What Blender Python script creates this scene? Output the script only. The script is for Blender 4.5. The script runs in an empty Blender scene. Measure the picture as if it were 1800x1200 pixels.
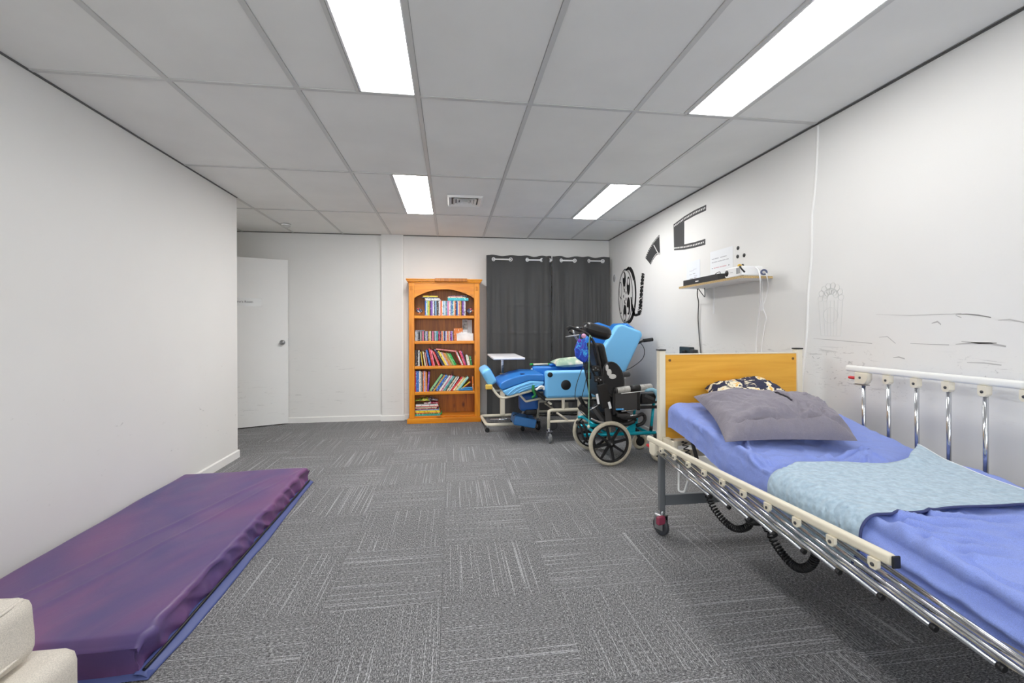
import bpy, bmesh, math, random
from mathutils import Vector, Matrix, noise
random.seed(7)
SC = bpy.context.scene
COL = SC.collection
pi = math.pi

# ------------------------------------------------------------------ camera, world, exposure
CAM_H = 1.18
YAW, ROLL = 0.138557, -0.0039767
cam_d = bpy.data.cameras.new('camera')
cam_d.sensor_width = 36.0
cam_d.sensor_fit = 'HORIZONTAL'
cam_d.lens = 769.69 / 1800 * 36
cam_d.shift_y = -22.67 / 1800
cam_d.clip_start = 0.02
cam = bpy.data.objects.new('camera', cam_d)
COL.objects.link(cam)
fw = Vector((math.sin(YAW), math.cos(YAW), 0)); rt = Vector((math.cos(YAW), -math.sin(YAW), 0)); up = Vector((0, 0, 1))
cr = rt * math.cos(ROLL) + up * math.sin(ROLL)
cu = up * math.cos(ROLL) - rt * math.sin(ROLL)
cam.matrix_world = Matrix(((cr.x, cu.x, -fw.x, 0), (cr.y, cu.y, -fw.y, 0), (cr.z, cu.z, -fw.z, CAM_H), (0, 0, 0, 1)))
SC.camera = cam
W = bpy.data.worlds.new('world'); SC.world = W
W.use_nodes = True
W.node_tree.nodes['Background'].inputs[0].default_value = (0.8, 0.85, 0.9, 1)
W.node_tree.nodes['Background'].inputs[1].default_value = 8.0
SC.view_settings.view_transform = 'Standard'
SC.view_settings.look = 'None'
SC.view_settings.gamma = 1
SC.view_settings.use_curve_mapping = False
SC.view_settings.exposure = 0.0
PANEL_POWERS = [18, 8, 12, 11, 43, 20]   # one value per ceiling panel, in the order they are built
try:
    SC.cycles.diffuse_bounces = 8
    SC.cycles.max_bounces = 14
    SC.cycles.use_denoising = True
except Exception:
    pass

# ------------------------------------------------------------------ materials
def lin(c):
    c = c / 255
    return c / 12.92 if c <= 0.04045 else ((c + 0.055) / 1.055) ** 2.4
def S(r, g, b):
    return (lin(r), lin(g), lin(b), 1)
MATS = {}
class NT:
    def __init__(s, m):
        s.t = m.node_tree; s.n = s.t.nodes; s.l = s.t.links
        s.b = s.n['Principled BSDF']
    def new(s, typ, **k):
        n = s.n.new(typ)
        for a, v in k.items():
            if a.startswith('i_'):
                n.inputs[int(a[2:])].default_value = v
            else:
                setattr(n, a, v)
        return n
    def link(s, a, b): s.l.new(a, b)
    def pos(s): return s.new('ShaderNodeNewGeometry').outputs['Position']
    def objc(s): return s.new('ShaderNodeTexCoord').outputs['Object']
    def mapping(s, vec, scale=(1, 1, 1), rot=(0, 0, 0), loc=(0, 0, 0)):
        n = s.new('ShaderNodeMapping')
        n.inputs['Scale'].default_value = scale; n.inputs['Rotation'].default_value = rot; n.inputs['Location'].default_value = loc
        s.link(vec, n.inputs['Vector']); return n.outputs[0]
    def noise(s, vec, scale, detail=2, rough=.5, dist=0):
        n = s.new('ShaderNodeTexNoise')
        n.inputs['Scale'].default_value = scale; n.inputs['Detail'].default_value = detail
        n.inputs['Roughness'].default_value = rough; n.inputs['Distortion'].default_value = dist
        s.link(vec, n.inputs['Vector']); return n.outputs['Fac']
    def ramp(s, fac, stops, interp='LINEAR'):
        n = s.new('ShaderNodeValToRGB'); r = n.color_ramp; r.interpolation = interp
        while len(r.elements) < len(stops): r.elements.new(0.5)
        for e, (p, c) in zip(r.elements, stops):
            e.position = p; e.color = c if len(c) == 4 else (*c, 1)
        s.link(fac, n.inputs[0]); return n.outputs[0]
    def mix(s, fac, a, b, mode='MIX'):
        n = s.new('ShaderNodeMix', data_type='RGBA', blend_type=mode)
        for v, i in ((fac, 0), (a, 6), (b, 7)):
            if hasattr(v, 'is_output'): s.link(v, n.inputs[i])
            else: n.inputs[i].default_value = v
        return n.outputs[2]
    def math(s, op, a, b=None, c=None):
        n = s.new('ShaderNodeMath', operation=op)
        for i, v in enumerate((a, b, c)):
            if v is None: continue
            if hasattr(v, 'is_output'): s.link(v, n.inputs[i])
            else: n.inputs[i].default_value = v
        return n.outputs[0]
    def sep(s, v):
        n = s.new('ShaderNodeSeparateXYZ'); s.link(v, n.inputs[0]); return n.outputs
    def bump(s, h, strength=.3, dist=.01):
        n = s.new('ShaderNodeBump'); n.inputs['Strength'].default_value = strength; n.inputs['Distance'].default_value = dist
        s.link(h, n.inputs['Height']); s.link(n.outputs[0], s.b.inputs['Normal'])
def mat(name, col=(200, 200, 200), rough=.5, metal=0., bump=None, var=None, spec=None, coat=0):
    if name in MATS: return MATS[name]
    m = bpy.data.materials.new(name); m.use_nodes = True; MATS[name] = m
    n = NT(m)
    n.b.inputs['Base Color'].default_value = S(*col)
    n.b.inputs['Roughness'].default_value = rough
    n.b.inputs['Metallic'].default_value = metal
    if spec is not None: n.b.inputs['Specular IOR Level'].default_value = spec
    if coat: n.b.inputs['Coat Weight'].default_value = coat
    m.diffuse_color = S(*col)
    if bump:
        n.bump(n.noise(n.pos(), bump[0], 3), bump[1], bump[2] if len(bump) > 2 else .002)
    if var:
        f = n.noise(n.pos(), var[0], 3)
        c2 = tuple(max(0, min(255, c * var[1])) for c in col)
        n.link(n.ramp(f, [(.3, S(*c2)), (.7, S(*col))]), n.b.inputs['Base Color'])
    return m

def wall_mat(name, base, marks, seed=0):
    """painted wall with grey rubbed scuffs; marks = (z low, z high, strength, u-axis)"""
    m = bpy.data.materials.new(name); m.use_nodes = True; n = NT(m)
    p = n.pos(); sx = n.sep(p)
    col = n.ramp(n.noise(p, 1.3, 3), [(.3, S(*[c - 4 for c in base])), (.7, S(*base))])
    for (z0, z1, thr, amt, sc) in marks:
        v = n.mapping(p, (sc[0], sc[0], sc[1]), loc=(seed, seed * 1.7, z0 * 9))
        f = n.noise(v, 1.0, 5, .72, .6)
        g = n.ramp(f, [(thr, (0, 0, 0)), (thr + .035, (1, 1, 1))])
        lo = n.new('ShaderNodeMapRange', interpolation_type='SMOOTHSTEP'); n.link(sx[2], lo.inputs[0])
        lo.inputs[1].default_value = z0 - .06; lo.inputs[2].default_value = z0 + .05
        hi = n.new('ShaderNodeMapRange', interpolation_type='SMOOTHSTEP'); n.link(sx[2], hi.inputs[0])
        hi.inputs[1].default_value = z1 + .06; hi.inputs[2].default_value = z1 - .05
        k = n.math('MULTIPLY', n.math('MULTIPLY', lo.outputs[0], hi.outputs[0]), n.math('MULTIPLY', g, amt))
        patch = n.ramp(n.noise(p, 2.1, 2), [(.42, (0, 0, 0)), (.6, (1, 1, 1))])
        col = n.mix(n.math('MULTIPLY', k, patch), col, S(105, 103, 100))
    n.link(col, n.b.inputs['Base Color'])
    n.b.inputs['Roughness'].default_value = .55
    n.bump(n.noise(p, 180, 3), .12, .001)
    MATS[name] = m
    return m

def carpet_mat(name, along):
    m = bpy.data.materials.new(name); m.use_nodes = True; n = NT(m)
    p = n.pos()
    s1 = (340, 75, 120) if along else (75, 340, 120)
    s2 = (150, 1.1, 4) if along else (1.1, 150, 4)
    tuft = n.noise(n.mapping(p, (190, 190, 190)), 1.0, 3, .7)
    yarn = n.noise(n.mapping(p, s1), 1.0, 3, .65)
    line = n.noise(n.mapping(p, s2), 1.0, 1, .5)
    patch = n.noise(p, 1.1, 2)
    a = n.math('ADD', n.math('MULTIPLY', tuft, .4), n.math('MULTIPLY', yarn, .6))
    c = n.ramp(a, [(.35, S(38, 38, 41)), (.46, S(100, 100, 102)), (.54, S(140, 140, 141)), (.66, S(220, 220, 220))])
    lm = n.ramp(line, [(.60, (0, 0, 0)), (.68, (1, 1, 1))])
    lm2 = n.math('MULTIPLY', lm, n.ramp(yarn, [(.3, (0, 0, 0)), (.55, (1, 1, 1))]))
    c = n.mix(n.math('MULTIPLY', lm2, .55), c, S(215, 215, 218))
    c = n.mix(.5, c, n.ramp(patch, [(.3, (.86, .86, .86)), (.7, (1.06, 1.06, 1.06))]), 'MULTIPLY')
    n.link(c, n.b.inputs['Base Color'])
    n.b.inputs['Roughness'].default_value = .95
    n.b.inputs['Specular IOR Level'].default_value = .1
    n.bump(a, .9, .004)
    MATS[name] = m
    return m

def wood_mat(name, c1, c2, axis=2, scale=1., rough=.4, knots=True, dark=(95, 45, 12)):
    m = bpy.data.materials.new(name); m.use_nodes = True; n = NT(m)
    p = n.pos()
    sc = [26, 26, 26]; sc[axis] = 1.6
    grain = n.noise(n.mapping(p, tuple(x * scale for x in sc)), 1.0, 4, .6, 1.2)
    col = n.ramp(grain, [(.3, S(*c1)), (.65, S(*c2))])
    if knots:
        v = n.new('ShaderNodeTexVoronoi'); ks = [7, 7, 7]; ks[axis] = 3.4
        n.link(n.mapping(p, tuple(ks)), v.inputs['Vector']); v.inputs['Scale'].default_value = 1.0
        k = n.ramp(v.outputs['Distance'], [(.05, (1, 1, 1)), (.17, (0, 0, 0))])
        col = n.mix(n.math('MULTIPLY', k, .8), col, S(*dark))
    n.link(col, n.b.inputs['Base Color'])
    n.b.inputs['Roughness'].default_value = rough
    n.bump(grain, .06, .002)
    MATS[name] = m
    return m

def cloth_mat(name, col, rough=.85, weave=900, var=.0, sheen=.2, big=None):
    m = bpy.data.materials.new(name); m.use_nodes = True; n = NT(m)
    p = n.pos()
    f = n.noise(p, weave, 2)
    c2 = tuple(max(0, c * .86) for c in col)
    cc = n.ramp(f, [(.3, S(*c2)), (.7, S(*col))])
    n.link(cc, n.b.inputs['Base Color'])
    n.b.inputs['Roughness'].default_value = rough
    n.b.inputs['Sheen Weight'].default_value = sheen
    h = f
    if big: h = n.math('ADD', n.math('MULTIPLY', f, .25), n.noise(p, big, 4, .6, .4))
    n.bump(h, .5 if big else .35, .010 if big else .001)
    MATS[name] = m
    return m

def emit_mat(name, col, strength):
    m = bpy.data.materials.new(name); m.use_nodes = True; n = NT(m)
    n.b.inputs['Base Color'].default_value = (.9, .9, .9, 1)
    n.b.inputs['Emission Color'].default_value = col
    n.b.inputs['Emission Strength'].default_value = strength
    MATS[name] = m
    return m

M_WALL = wall_mat('painted_wall', (232, 231, 228), [(.15, .45, .60, .28, (3.5, 55)), (.62, .95, .61, .3, (4, 60))], 3)
M_WALL_R = wall_mat('painted_wall_scuffed', (232, 231, 228), [(.78, 1.06, .60, .34, (7, 60)), (.84, 1.05, .60, .4, (26, 46)), (.2, .6, .64, .2, (4, 60))], 11)
M_WALL_L = wall_mat('painted_wall_plain', (230, 229, 226), [(.25, .9, .655, .4, (9, 22))], 5)
M_TRIM = mat('white_trim', (236, 235, 232), .4)
M_CEIL = mat('ceiling_board', (238, 238, 234), .8, var=(3, .975), bump=(220, .08, .001))
M_GRID = mat('ceiling_grid', (205, 205, 202), .45)
M_GAP = mat('shadow_gap', (96, 96, 94), .9)
M_C_ALONG = carpet_mat('carpet_along', True)
M_C_ACROSS = carpet_mat('carpet_across', False)
M_SUB = mat('carpet_backing', (60, 60, 62), .95)
M_WHITE = mat('white_plastic', (240, 240, 240), .35)
M_PAPER = mat('white_paper', (236, 238, 240), .8)
M_BLACK = mat('black_plastic', (24, 24, 26), .45)
M_RUBBER = mat('black_rubber', (30, 30, 31), .7)
M_DGREY = mat('dark_grey_plastic', (62, 62, 64), .5)
M_GREY = mat('grey_metal_paint', (104, 108, 112), .4)
M_CHROME = mat('chrome', (204, 206, 210), .16, 1.)
M_STEEL = mat('brushed_steel', (176, 178, 180), .3, 1.)
M_BEIGE = mat('beige_powder_coat', (228, 220, 200), .38)
M_RED = mat('red_plastic', (205, 32, 42), .4)
M_PINE = wood_mat('golden_pine_upright', (204, 114, 6), (232, 150, 24), 2, rough=.32)
M_PINE_X = wood_mat('golden_pine_level', (204, 114, 6), (234, 152, 26), 0, rough=.32)
M_PINE_BACK = wood_mat('dark_pine_back', (156, 86, 6), (202, 122, 20), 2, rough=.4, dark=(80, 34, 10))
M_HEAD = wood_mat('honey_beech_board', (222, 158, 48), (236, 178, 66), 0, .8, .35, False)
M_BOARD = mat('raw_chipboard', (216, 186, 132), .8, var=(160, .72))
M_CURTAIN = cloth_mat('charcoal_curtain', (70, 70, 70), .7, 700, sheen=.3)
M_BLUE = mat('mid_blue_vinyl', (42, 122, 202), .38, bump=(260, .08, .001))
M_LBLUE = mat('light_blue_vinyl', (118, 190, 240), .4, bump=(260, .08, .001))
M_TEAL = mat('teal_metal_paint', (0, 168, 190), .28, .25)
M_TYRE = mat('cream_rubber_tyre', (206, 198, 178), .7, var=(40, .9))
M_SHEET = cloth_mat('periwinkle_sheet', (147, 167, 240), .85, 800, big=24)
M_SHEET.node_tree.nodes['Principled BSDF'].inputs['Sheen Weight'].default_value = .1
M_PILLOW = cloth_mat('grey_pillowcase', (140, 134, 146), .7, 800, sheen=.15, big=34)
M_CREAM = cloth_mat('cream_upholstery', (222, 214, 202), .85, 500, sheen=.1)
M_FELT = mat('black_decal_film', (22, 22, 23), .6)
M_FELT2 = mat('dark_grey_decal_film', (58, 58, 59), .6)
M_BASEPAD = mat('blue_vinyl_underside', (74, 86, 142), .5)

def blanket_mat():
    m = bpy.data.materials.new('pale_aqua_quilt'); m.use_nodes = True; n = NT(m)
    p = n.pos()
    v = n.new('ShaderNodeTexVoronoi'); v.feature = 'SMOOTH_F1'
    n.link(n.mapping(p, (46, 60, 46)), v.inputs['Vector']); v.inputs['Scale'].default_value = 1
    f = n.noise(p, 60, 3)
    n.link(n.ramp(f, [(.3, S(154, 176, 194)), (.7, S(180, 201, 215))]), n.b.inputs['Base Color'])
    n.b.inputs['Roughness'].default_value = .95
    n.b.inputs['Sheen Weight'].default_value = .2
    n.bump(n.math('SUBTRACT', n.math('MULTIPLY', f, .3), v.outputs['Distance']), .9, .009)
    MATS['pale_aqua_quilt'] = m
    return m
M_QUILT = blanket_mat()
def floral_mat():
    m = bpy.data.materials.new('navy_floral_cotton'); m.use_nodes = True; n = NT(m)
    f = n.noise(n.objc(), 17, 3, .55, .6)
    n.link(n.ramp(f, [(.5, S(44, 46, 72)), (.515, S(238, 228, 200)), (.60, S(240, 232, 210)), (.62, S(236, 186, 84))]), n.b.inputs['Base Color'])
    n.b.inputs['Roughness'].default_value = .85
    return m
M_FLORAL = floral_mat()
def mint_mat():
    m = bpy.data.materials.new('mint_print_cotton'); m.use_nodes = True; n = NT(m)
    f = n.noise(n.objc(), 9, 2, .5, .3)
    n.link(n.ramp(f, [(.42, S(156, 182, 160)), (.5, S(188, 204, 182)), (.6, S(226, 220, 204))]), n.b.inputs['Base Color'])
    n.b.inputs['Roughness'].default_value = .85
    return m
M_MINT = mint_mat()
def purple_mat():
    m = bpy.data.materials.new('purple_coated_nylon'); m.use_nodes = True; n = NT(m)
    p = n.pos()
    f = n.noise(n.mapping(p, (1.7, 1.1, 1.5)), 1.0, 3, .55, .8)
    n.link(n.ramp(f, [(.34, S(74, 66, 122)), (.47, S(98, 74, 124)), (.62, S(120, 78, 124))]), n.b.inputs['Base Color'])
    n.b.inputs['Roughness'].default_value = .42
    n.bump(n.noise(n.mapping(p, (9, 3, 9), (0, 0, .6)), 1.0, 4, .6, .6), .25, .012)
    MATS['purple_coated_nylon'] = m
    return m
M_PURPLE = purple_mat()

# ------------------------------------------------------------------ mesh builder
ORG = {}
class MB:
    def __init__(s): s.v = []; s.f = []; s.m = []; s.s = []; s.wn = False
    def add(s, vs, fs, mi=0, sm=False, M=None):
        o = len(s.v)
        for v in vs:
            v = Vector(v)
            s.v.append(M @ v if M else v)
        for f in fs:
            s.f.append([i + o for i in f]); s.m.append(mi); s.s.append(sm)
        return s
    def box(s, x0, x1, y0, y1, z0, z1, mi=0, M=None):
        vs = [(x, y, z) for z in (z0, z1) for y in (y0, y1) for x in (x0, x1)]
        return s.add(vs, [(0, 2, 3, 1), (4, 5, 7, 6), (0, 1, 5, 4), (2, 6, 7, 3), (0, 4, 6, 2), (1, 3, 7, 5)], mi, False, M)
    def from_bm(s, bm, mi=0, sm=True, M=None):
        bm.verts.index_update()
        s.wn = s.wn or sm
        s.add([v.co.copy() for v in bm.verts], [[v.index for v in f.verts] for f in bm.faces], mi, sm, M)
        bm.free(); return s
    def rbox(s, x0, x1, y0, y1, z0, z1, r=.01, seg=2, mi=0, M=None):
        bm = bmesh.new(); bmesh.ops.create_cube(bm, size=1)
        for v in bm.verts:
            v.co = ((x0 + x1) / 2 + v.co.x * (x1 - x0), (y0 + y1) / 2 + v.co.y * (y1 - y0), (z0 + z1) / 2 + v.co.z * (z1 - z0))
        r = min(r, .49 * min(x1 - x0, y1 - y0, z1 - z0))
        bmesh.ops.bevel(bm, geom=bm.edges[:], offset=r, segments=seg, profile=.5, affect='EDGES', clamp_overlap=True)
        return s.from_bm(bm, mi, True, M)
    def obox(s, c, u, v, w, du, dv, dw, r=.01, seg=2, mi=0):
        u = Vector(u).normalized(); v = Vector(v).normalized(); w = Vector(w).normalized(); c = Vector(c)
        M = Matrix(((u.x, v.x, w.x, c.x), (u.y, v.y, w.y, c.y), (u.z, v.z, w.z, c.z), (0, 0, 0, 1)))
        if r: return s.rbox(-du / 2, du / 2, -dv / 2, dv / 2, -dw / 2, dw / 2, r, seg, mi, M)
        return s.box(-du / 2, du / 2, -dv / 2, dv / 2, -dw / 2, dw / 2, mi, M)
    def prism(s, pts, fn, t0, t1, mi=0, r=0, seg=2, sm=False):
        n = len(pts)
        vs = [fn(a, b, t0) for a, b in pts] + [fn(a, b, t1) for a, b in pts]
        fs = [list(range(n))[::-1], list(range(n, 2 * n))] + [(i, (i + 1) % n, n + (i + 1) % n, n + i) for i in range(n)]
        if not r: return s.add(vs, fs, mi, sm)
        bm = bmesh.new(); bv = [bm.verts.new(v) for v in vs]
        for f in fs: bm.faces.new([bv[i] for i in f])
        bmesh.ops.recalc_face_normals(bm, faces=bm.faces[:])
        caps = [e for e in bm.edges if len(e.link_faces) == 2 and e.calc_face_angle(0) > .6]
        bmesh.ops.bevel(bm, geom=caps, offset=r, segments=seg, profile=.5, affect='EDGES', clamp_overlap=True)
        return s.from_bm(bm, mi, True)
    def tube(s, pts, r, n=8, closed=False, mi=0, caps=True):
        P = [Vector(p) for p in pts]; N = len(P)
        rs = r if isinstance(r, (list, tuple)) else [r] * N
        T = []
        for i in range(N):
            a = P[(i - 1) % N] if (closed or i) else P[i]
            b = P[(i + 1) % N] if (closed or i < N - 1) else P[i]
            T.append((b - a).normalized())
        nn = T[0].orthogonal().normalized(); vs = []
        for i in range(N):
            nn = (nn - T[i] * nn.dot(T[i]))
            nn = nn.normalized() if nn.length > 1e-6 else T[i].orthogonal().normalized()
            bb = T[i].cross(nn)
            for k in range(n):
                a = 2 * pi * k / n
                vs.append(P[i] + (nn * math.cos(a) + bb * math.sin(a)) * rs[i])
        fs = []
        for i in range(N if closed else N - 1):
            j = (i + 1) % N
            for k in range(n):
                fs.append((i * n + k, i * n + (k + 1) % n, j * n + (k + 1) % n, j * n + k))
        s.add(vs, fs, mi, True)
        if caps and not closed:
            o = len(s.v) - N * n
            s.f.append([o + k for k in range(n)][::-1]); s.m.append(mi); s.s.append(False)
            s.f.append([o + (N - 1) * n + k for k in range(n)]); s.m.append(mi); s.s.append(False)
        return s
    def cyl(s, p0, p1, r, n=12, r2=None, mi=0):
        return s.tube([p0, p1], [r, r if r2 is None else r2], n, mi=mi)
    def lathe(s, prof, c, axis=(0, 0, 1), n=20, mi=0, sm=True):
        ax = Vector(axis).normalized(); e1 = ax.orthogonal().normalized(); e2 = ax.cross(e1); c = Vector(c)
        vs = [c + ax * h + (e1 * math.cos(2 * pi * k / n) + e2 * math.sin(2 * pi * k / n)) * r for r, h in prof for k in range(n)]
        fs = [(i * n + k, i * n + (k + 1) % n, (i + 1) * n + (k + 1) % n, (i + 1) * n + k) for i in range(len(prof) - 1) for k in range(n)]
        s.add(vs, fs, mi, sm)
        o = len(s.v) - len(prof) * n
        ring = prof[0] == prof[-1]
        if prof[0][0] > 1e-6 and not ring: s.f.append([o + k for k in range(n)][::-1]); s.m.append(mi); s.s.append(False)
        if prof[-1][0] > 1e-6 and not ring: s.f.append([o + (len(prof) - 1) * n + k for k in range(n)]); s.m.append(mi); s.s.append(False)
        return s
    def torus(s, c, axis, R, r, n=32, m=8, mi=0):
        ax = Vector(axis).normalized(); e1 = ax.orthogonal().normalized(); e2 = ax.cross(e1); c = Vector(c)
        vs = []
        for i in range(n):
            d = e1 * math.cos(2 * pi * i / n) + e2 * math.sin(2 * pi * i / n)
            for k in range(m):
                a = 2 * pi * k / m
                vs.append(c + d * (R + r * math.cos(a)) + ax * r * math.sin(a))
        fs = [(i * m + k, ((i + 1) % n) * m + k, ((i + 1) % n) * m + (k + 1) % m, i * m + (k + 1) % m) for i in range(n) for k in range(m)]
        return s.add(vs, fs, mi, True)
    def ball(s, c, rx, ry, rz, n=12, m=8, mi=0, M=None):
        vs = []; fs = []
        c = Vector(c)
        for j in range(m + 1):
            t = pi * j / m
            for i in range(n):
                a = 2 * pi * i / n
                q = Vector((rx * math.sin(t) * math.cos(a), ry * math.sin(t) * math.sin(a), rz * math.cos(t)))
                vs.append(c + (M @ q if M else q))
        for j in range(m):
            for i in range(n):
                fs.append((j * n + i, (j + 1) * n + i, (j + 1) * n + (i + 1) % n, j * n + (i + 1) % n))
        return s.add(vs, fs, mi, True)
    def grid(s, fn, nu, nv, mi=0, closed_u=False):
        vs = [fn(i / nu, j / nv) for j in range(nv + 1) for i in range(nu + (0 if closed_u else 1))]
        w = nu if closed_u else nu + 1
        fs = []
        for j in range(nv):
            for i in range(nu):
                a = j * w + i; b = j * w + (i + 1) % w
                fs.append((a, b, b + w, a + w))
        return s.add(vs, fs, mi, True)
    def build(s, name, mats, parent=None, label=None, cat=None, group=None, kind=None, org=None):
        me = bpy.data.meshes.new(name)
        if parent is not None: o0 = ORG[parent.name]
        elif org is not None: o0 = Vector(org)
        else:
            xs = [v.x for v in s.v]; ys = [v.y for v in s.v]; zs = [v.z for v in s.v]
            o0 = Vector(((min(xs) + max(xs)) / 2, (min(ys) + max(ys)) / 2, min(zs)))
        me.from_pydata([v - o0 for v in s.v], [], s.f)
        if not isinstance(mats, (list, tuple)): mats = [mats]
        for m in mats: me.materials.append(m)
        me.polygons.foreach_set('material_index', s.m)
        me.polygons.foreach_set('use_smooth', s.s)
        me.update()
        ob = bpy.data.objects.new(name, me); COL.objects.link(ob)
        if parent is not None: ob.parent = parent
        else: ob.location = o0
        ORG[ob.name] = o0
        if s.wn:
            w = ob.modifiers.new('weighted', 'WEIGHTED_NORMAL'); w.keep_sharp = True
        tag(ob, label, cat, group, kind)
        return ob
def tag(o, label=None, cat=None, group=None, kind=None):
    if label: o['label'] = label
    if cat: o['category'] = cat
    if group: o['group'] = group
    if kind: o['kind'] = kind
def thing(name, label, cat, loc, group=None):
    o = bpy.data.objects.new(name, None); COL.objects.link(o)
    o.location = loc; o.empty_display_size = .1
    ORG[o.name] = Vector(loc)
    tag(o, label, cat, group); return o
def dup_part(src, parent, delta=(0, 0, 0)):
    o = src.copy(); COL.objects.link(o); o.parent = parent
    o.location = Vector(delta); ORG[o.name] = ORG[parent.name] + Vector(delta)
    return o
def crv(pts, k=6, closed=False):
    P = [Vector(p) for p in pts]; n = len(P); out = []
    for i in range(n if closed else n - 1):
        g = lambda j: P[j % n] if closed else P[max(0, min(n - 1, j))]
        p0, p1, p2, p3 = g(i - 1), g(i), g(i + 1), g(i + 2)
        for q in range(k):
            t = q / k
            out.append(.5 * ((2 * p1) + (p2 - p0) * t + (2 * p0 - 5 * p1 + 4 * p2 - p3) * t * t + (3 * p1 - p0 - 3 * p2 + p3) * t ** 3))
    if not closed: out.append(P[-1])
    return out
def fillet(pts, r, k=5):
    P = [Vector(p) for p in pts]; out = [P[0]]
    for i in range(1, len(P) - 1):
        a, b, c = P[i - 1], P[i], P[i + 1]
        d1 = (a - b); d2 = (c - b)
        rr = min(r, d1.length * .49, d2.length * .49)
        p = b + d1.normalized() * rr; q = b + d2.normalized() * rr
        for j in range(k + 1):
            t = j / k; out.append(p * (1 - t) ** 2 + b * 2 * t * (1 - t) + q * t * t)
    out.append(P[-1]); return out
XZ = lambda a, b, t: (a, t, b)
YZ = lambda a, b, t: (t, a, b)
XY = lambda a, b, t: (a, b, t)
def nz(x, y, z=0): return noise.noise(Vector((x, y, z)))
def smooth(a, b, x):
    t = max(0, min(1, (x - a) / (b - a))) if a != b else (1 if x > a else 0)
    return t * t * (3 - 2 * t)
def interp(tab, x):
    if x <= tab[0][0]: return tab[0][1]
    for (a, va), (b, vb) in zip(tab, tab[1:]):
        if x <= b: return va + (vb - va) * smooth(0, 1, (x - a) / (b - a)) if False else va + (vb - va) * (x - a) / (b - a)
    return tab[-1][1]
def text(name, body, size, M, m, parent, align='LEFT', sx=1):
    c = bpy.data.curves.new(name, 'FONT'); c.body = body; c.size = size; c.align_x = align; c.align_y = 'CENTER'; c.extrude = .0004
    c.space_character = sx
    c.materials.append(m)
    o = bpy.data.objects.new(name, c); COL.objects.link(o)
    o.parent = parent; o.matrix_local = Matrix.Translation(-ORG[parent.name]) @ M
    ORG[o.name] = ORG[parent.name]
    return o

# ------------------------------------------------------------------ room shell
CZ = 2.401
XL, XR, YB, YF = -1.957, 2.185, 5.854, -2.7
YE = 4.36                    # end of the left partition
XA = -2.78                   # wall of the door lobby
def struct(name, mb, m, parent=None):
    return mb.build(name, m, parent, kind=None if parent else 'structure')

floor = struct('floor', MB().box(XA - .15, XR + .12, YF - .12, YB + .12, -.12, -.008), M_SUB)
gx0, gy0, gs = -.045, 1.915, .5
carpet_cache = {}
for i in range(-6, 5):
    for j in range(-5, 9):
        x0, x1 = gx0 + i * gs, gx0 + (i + 1) * gs
        y0, y1 = gy0 + j * gs, gy0 + (j + 1) * gs
        xl = XL if y0 < YE - .02 else XA
        x0 = max(x0, xl); x1 = min(x1, XR); y1 = min(y1, YB); y0 = max(y0, YF)
        if x1 - x0 < .03 or y1 - y0 < .03: continue
        g = .0004
        along = (i + j) % 2 == 0
        key = (round(x1 - x0, 3), round(y1 - y0, 3), along)
        if key not in carpet_cache:
            mb = MB(); w, d = x1 - x0, y1 - y0; b = .0009
            vs = [(g, g, -.0079), (w - g, g, -.0079), (w - g, d - g, -.0079), (g, d - g, -.0079),
                  (g, g, -b), (w - g, g, -b), (w - g, d - g, -b), (g, d - g, -b),
                  (g + b, g + b, 0), (w - g - b, g + b, 0), (w - g - b, d - g - b, 0), (g + b, d - g - b, 0)]
            fs = [(3, 2, 1, 0), (8, 9, 10, 11)]
            for k in range(4):
                l = (k + 1) % 4
                fs += [(k, l, 4 + l, 4 + k), (4 + k, 4 + l, 8 + l, 8 + k)]
            mb.add(vs, fs)
            me = bpy.data.meshes.new('carpet_tile'); me.from_pydata([tuple(v) for v in mb.v], [], mb.f)
            me.materials.append(M_C_ALONG if along else M_C_ACROSS); carpet_cache[key] = me
        o = bpy.data.objects.new('carpet_tile', carpet_cache[key]); COL.objects.link(o)
        o.parent = floor; o.location = Vector((x0, y0, 0)) - ORG['floor']

struct('wall_back', MB().box(XA - .12, XR + .12, YB, YB + .12, 0, CZ + .1), M_WALL)
struct('column', MB().box(-.885, -.612, YB - .045, YB, 0, CZ), M_WALL)
struct('wall_right', MB().box(XR, XR + .12, YF, YB, 0, CZ + .1), M_WALL_R)
struct('wall_left', MB().box(XL - .11, XL, YF, YE, 0, CZ), M_WALL_L)
struct('wall_lobby', MB().box(XA - .12, XA, YE - .11, YB, 0, CZ + .1), M_WALL)
struct('wall_lobby_front', MB().box(XA, XL - .11, YE - .11, YE, 0, CZ + .1), M_WALL)
WX0, WX1, WZ0, WZ1 = -1.35, 1.65, .85, 2.15  # added window behind the camera, lets in daylight to brighten the room
mb = MB().box(XL - .11, WX0, YF - .12, YF, 0, CZ + .1).box(WX1, XR + .12, YF - .12, YF, 0, CZ + .1).box(WX0, WX1, YF - .12, YF, 0, WZ0).box(WX0, WX1, YF - .12, YF, WZ1, CZ + .1)
struct('wall_front', mb, M_WALL)
wf_ = struct('window_1', MB().box(WX0, WX1, YF - .09, YF - .03, WZ0, WZ0 + .05).box(WX0, WX1, YF - .09, YF - .03, WZ1 - .05, WZ1).box(WX0, WX0 + .05, YF - .09, YF - .03, WZ0 + .05, WZ1 - .05).box(WX1 - .05, WX1, YF - .09, YF - .03, WZ0 + .05, WZ1 - .05), M_TRIM)
MB().box(.125, .175, YF - .09, YF - .03, WZ0 + .05, WZ1 - .05).build('mullion', M_TRIM, wf_)
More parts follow.
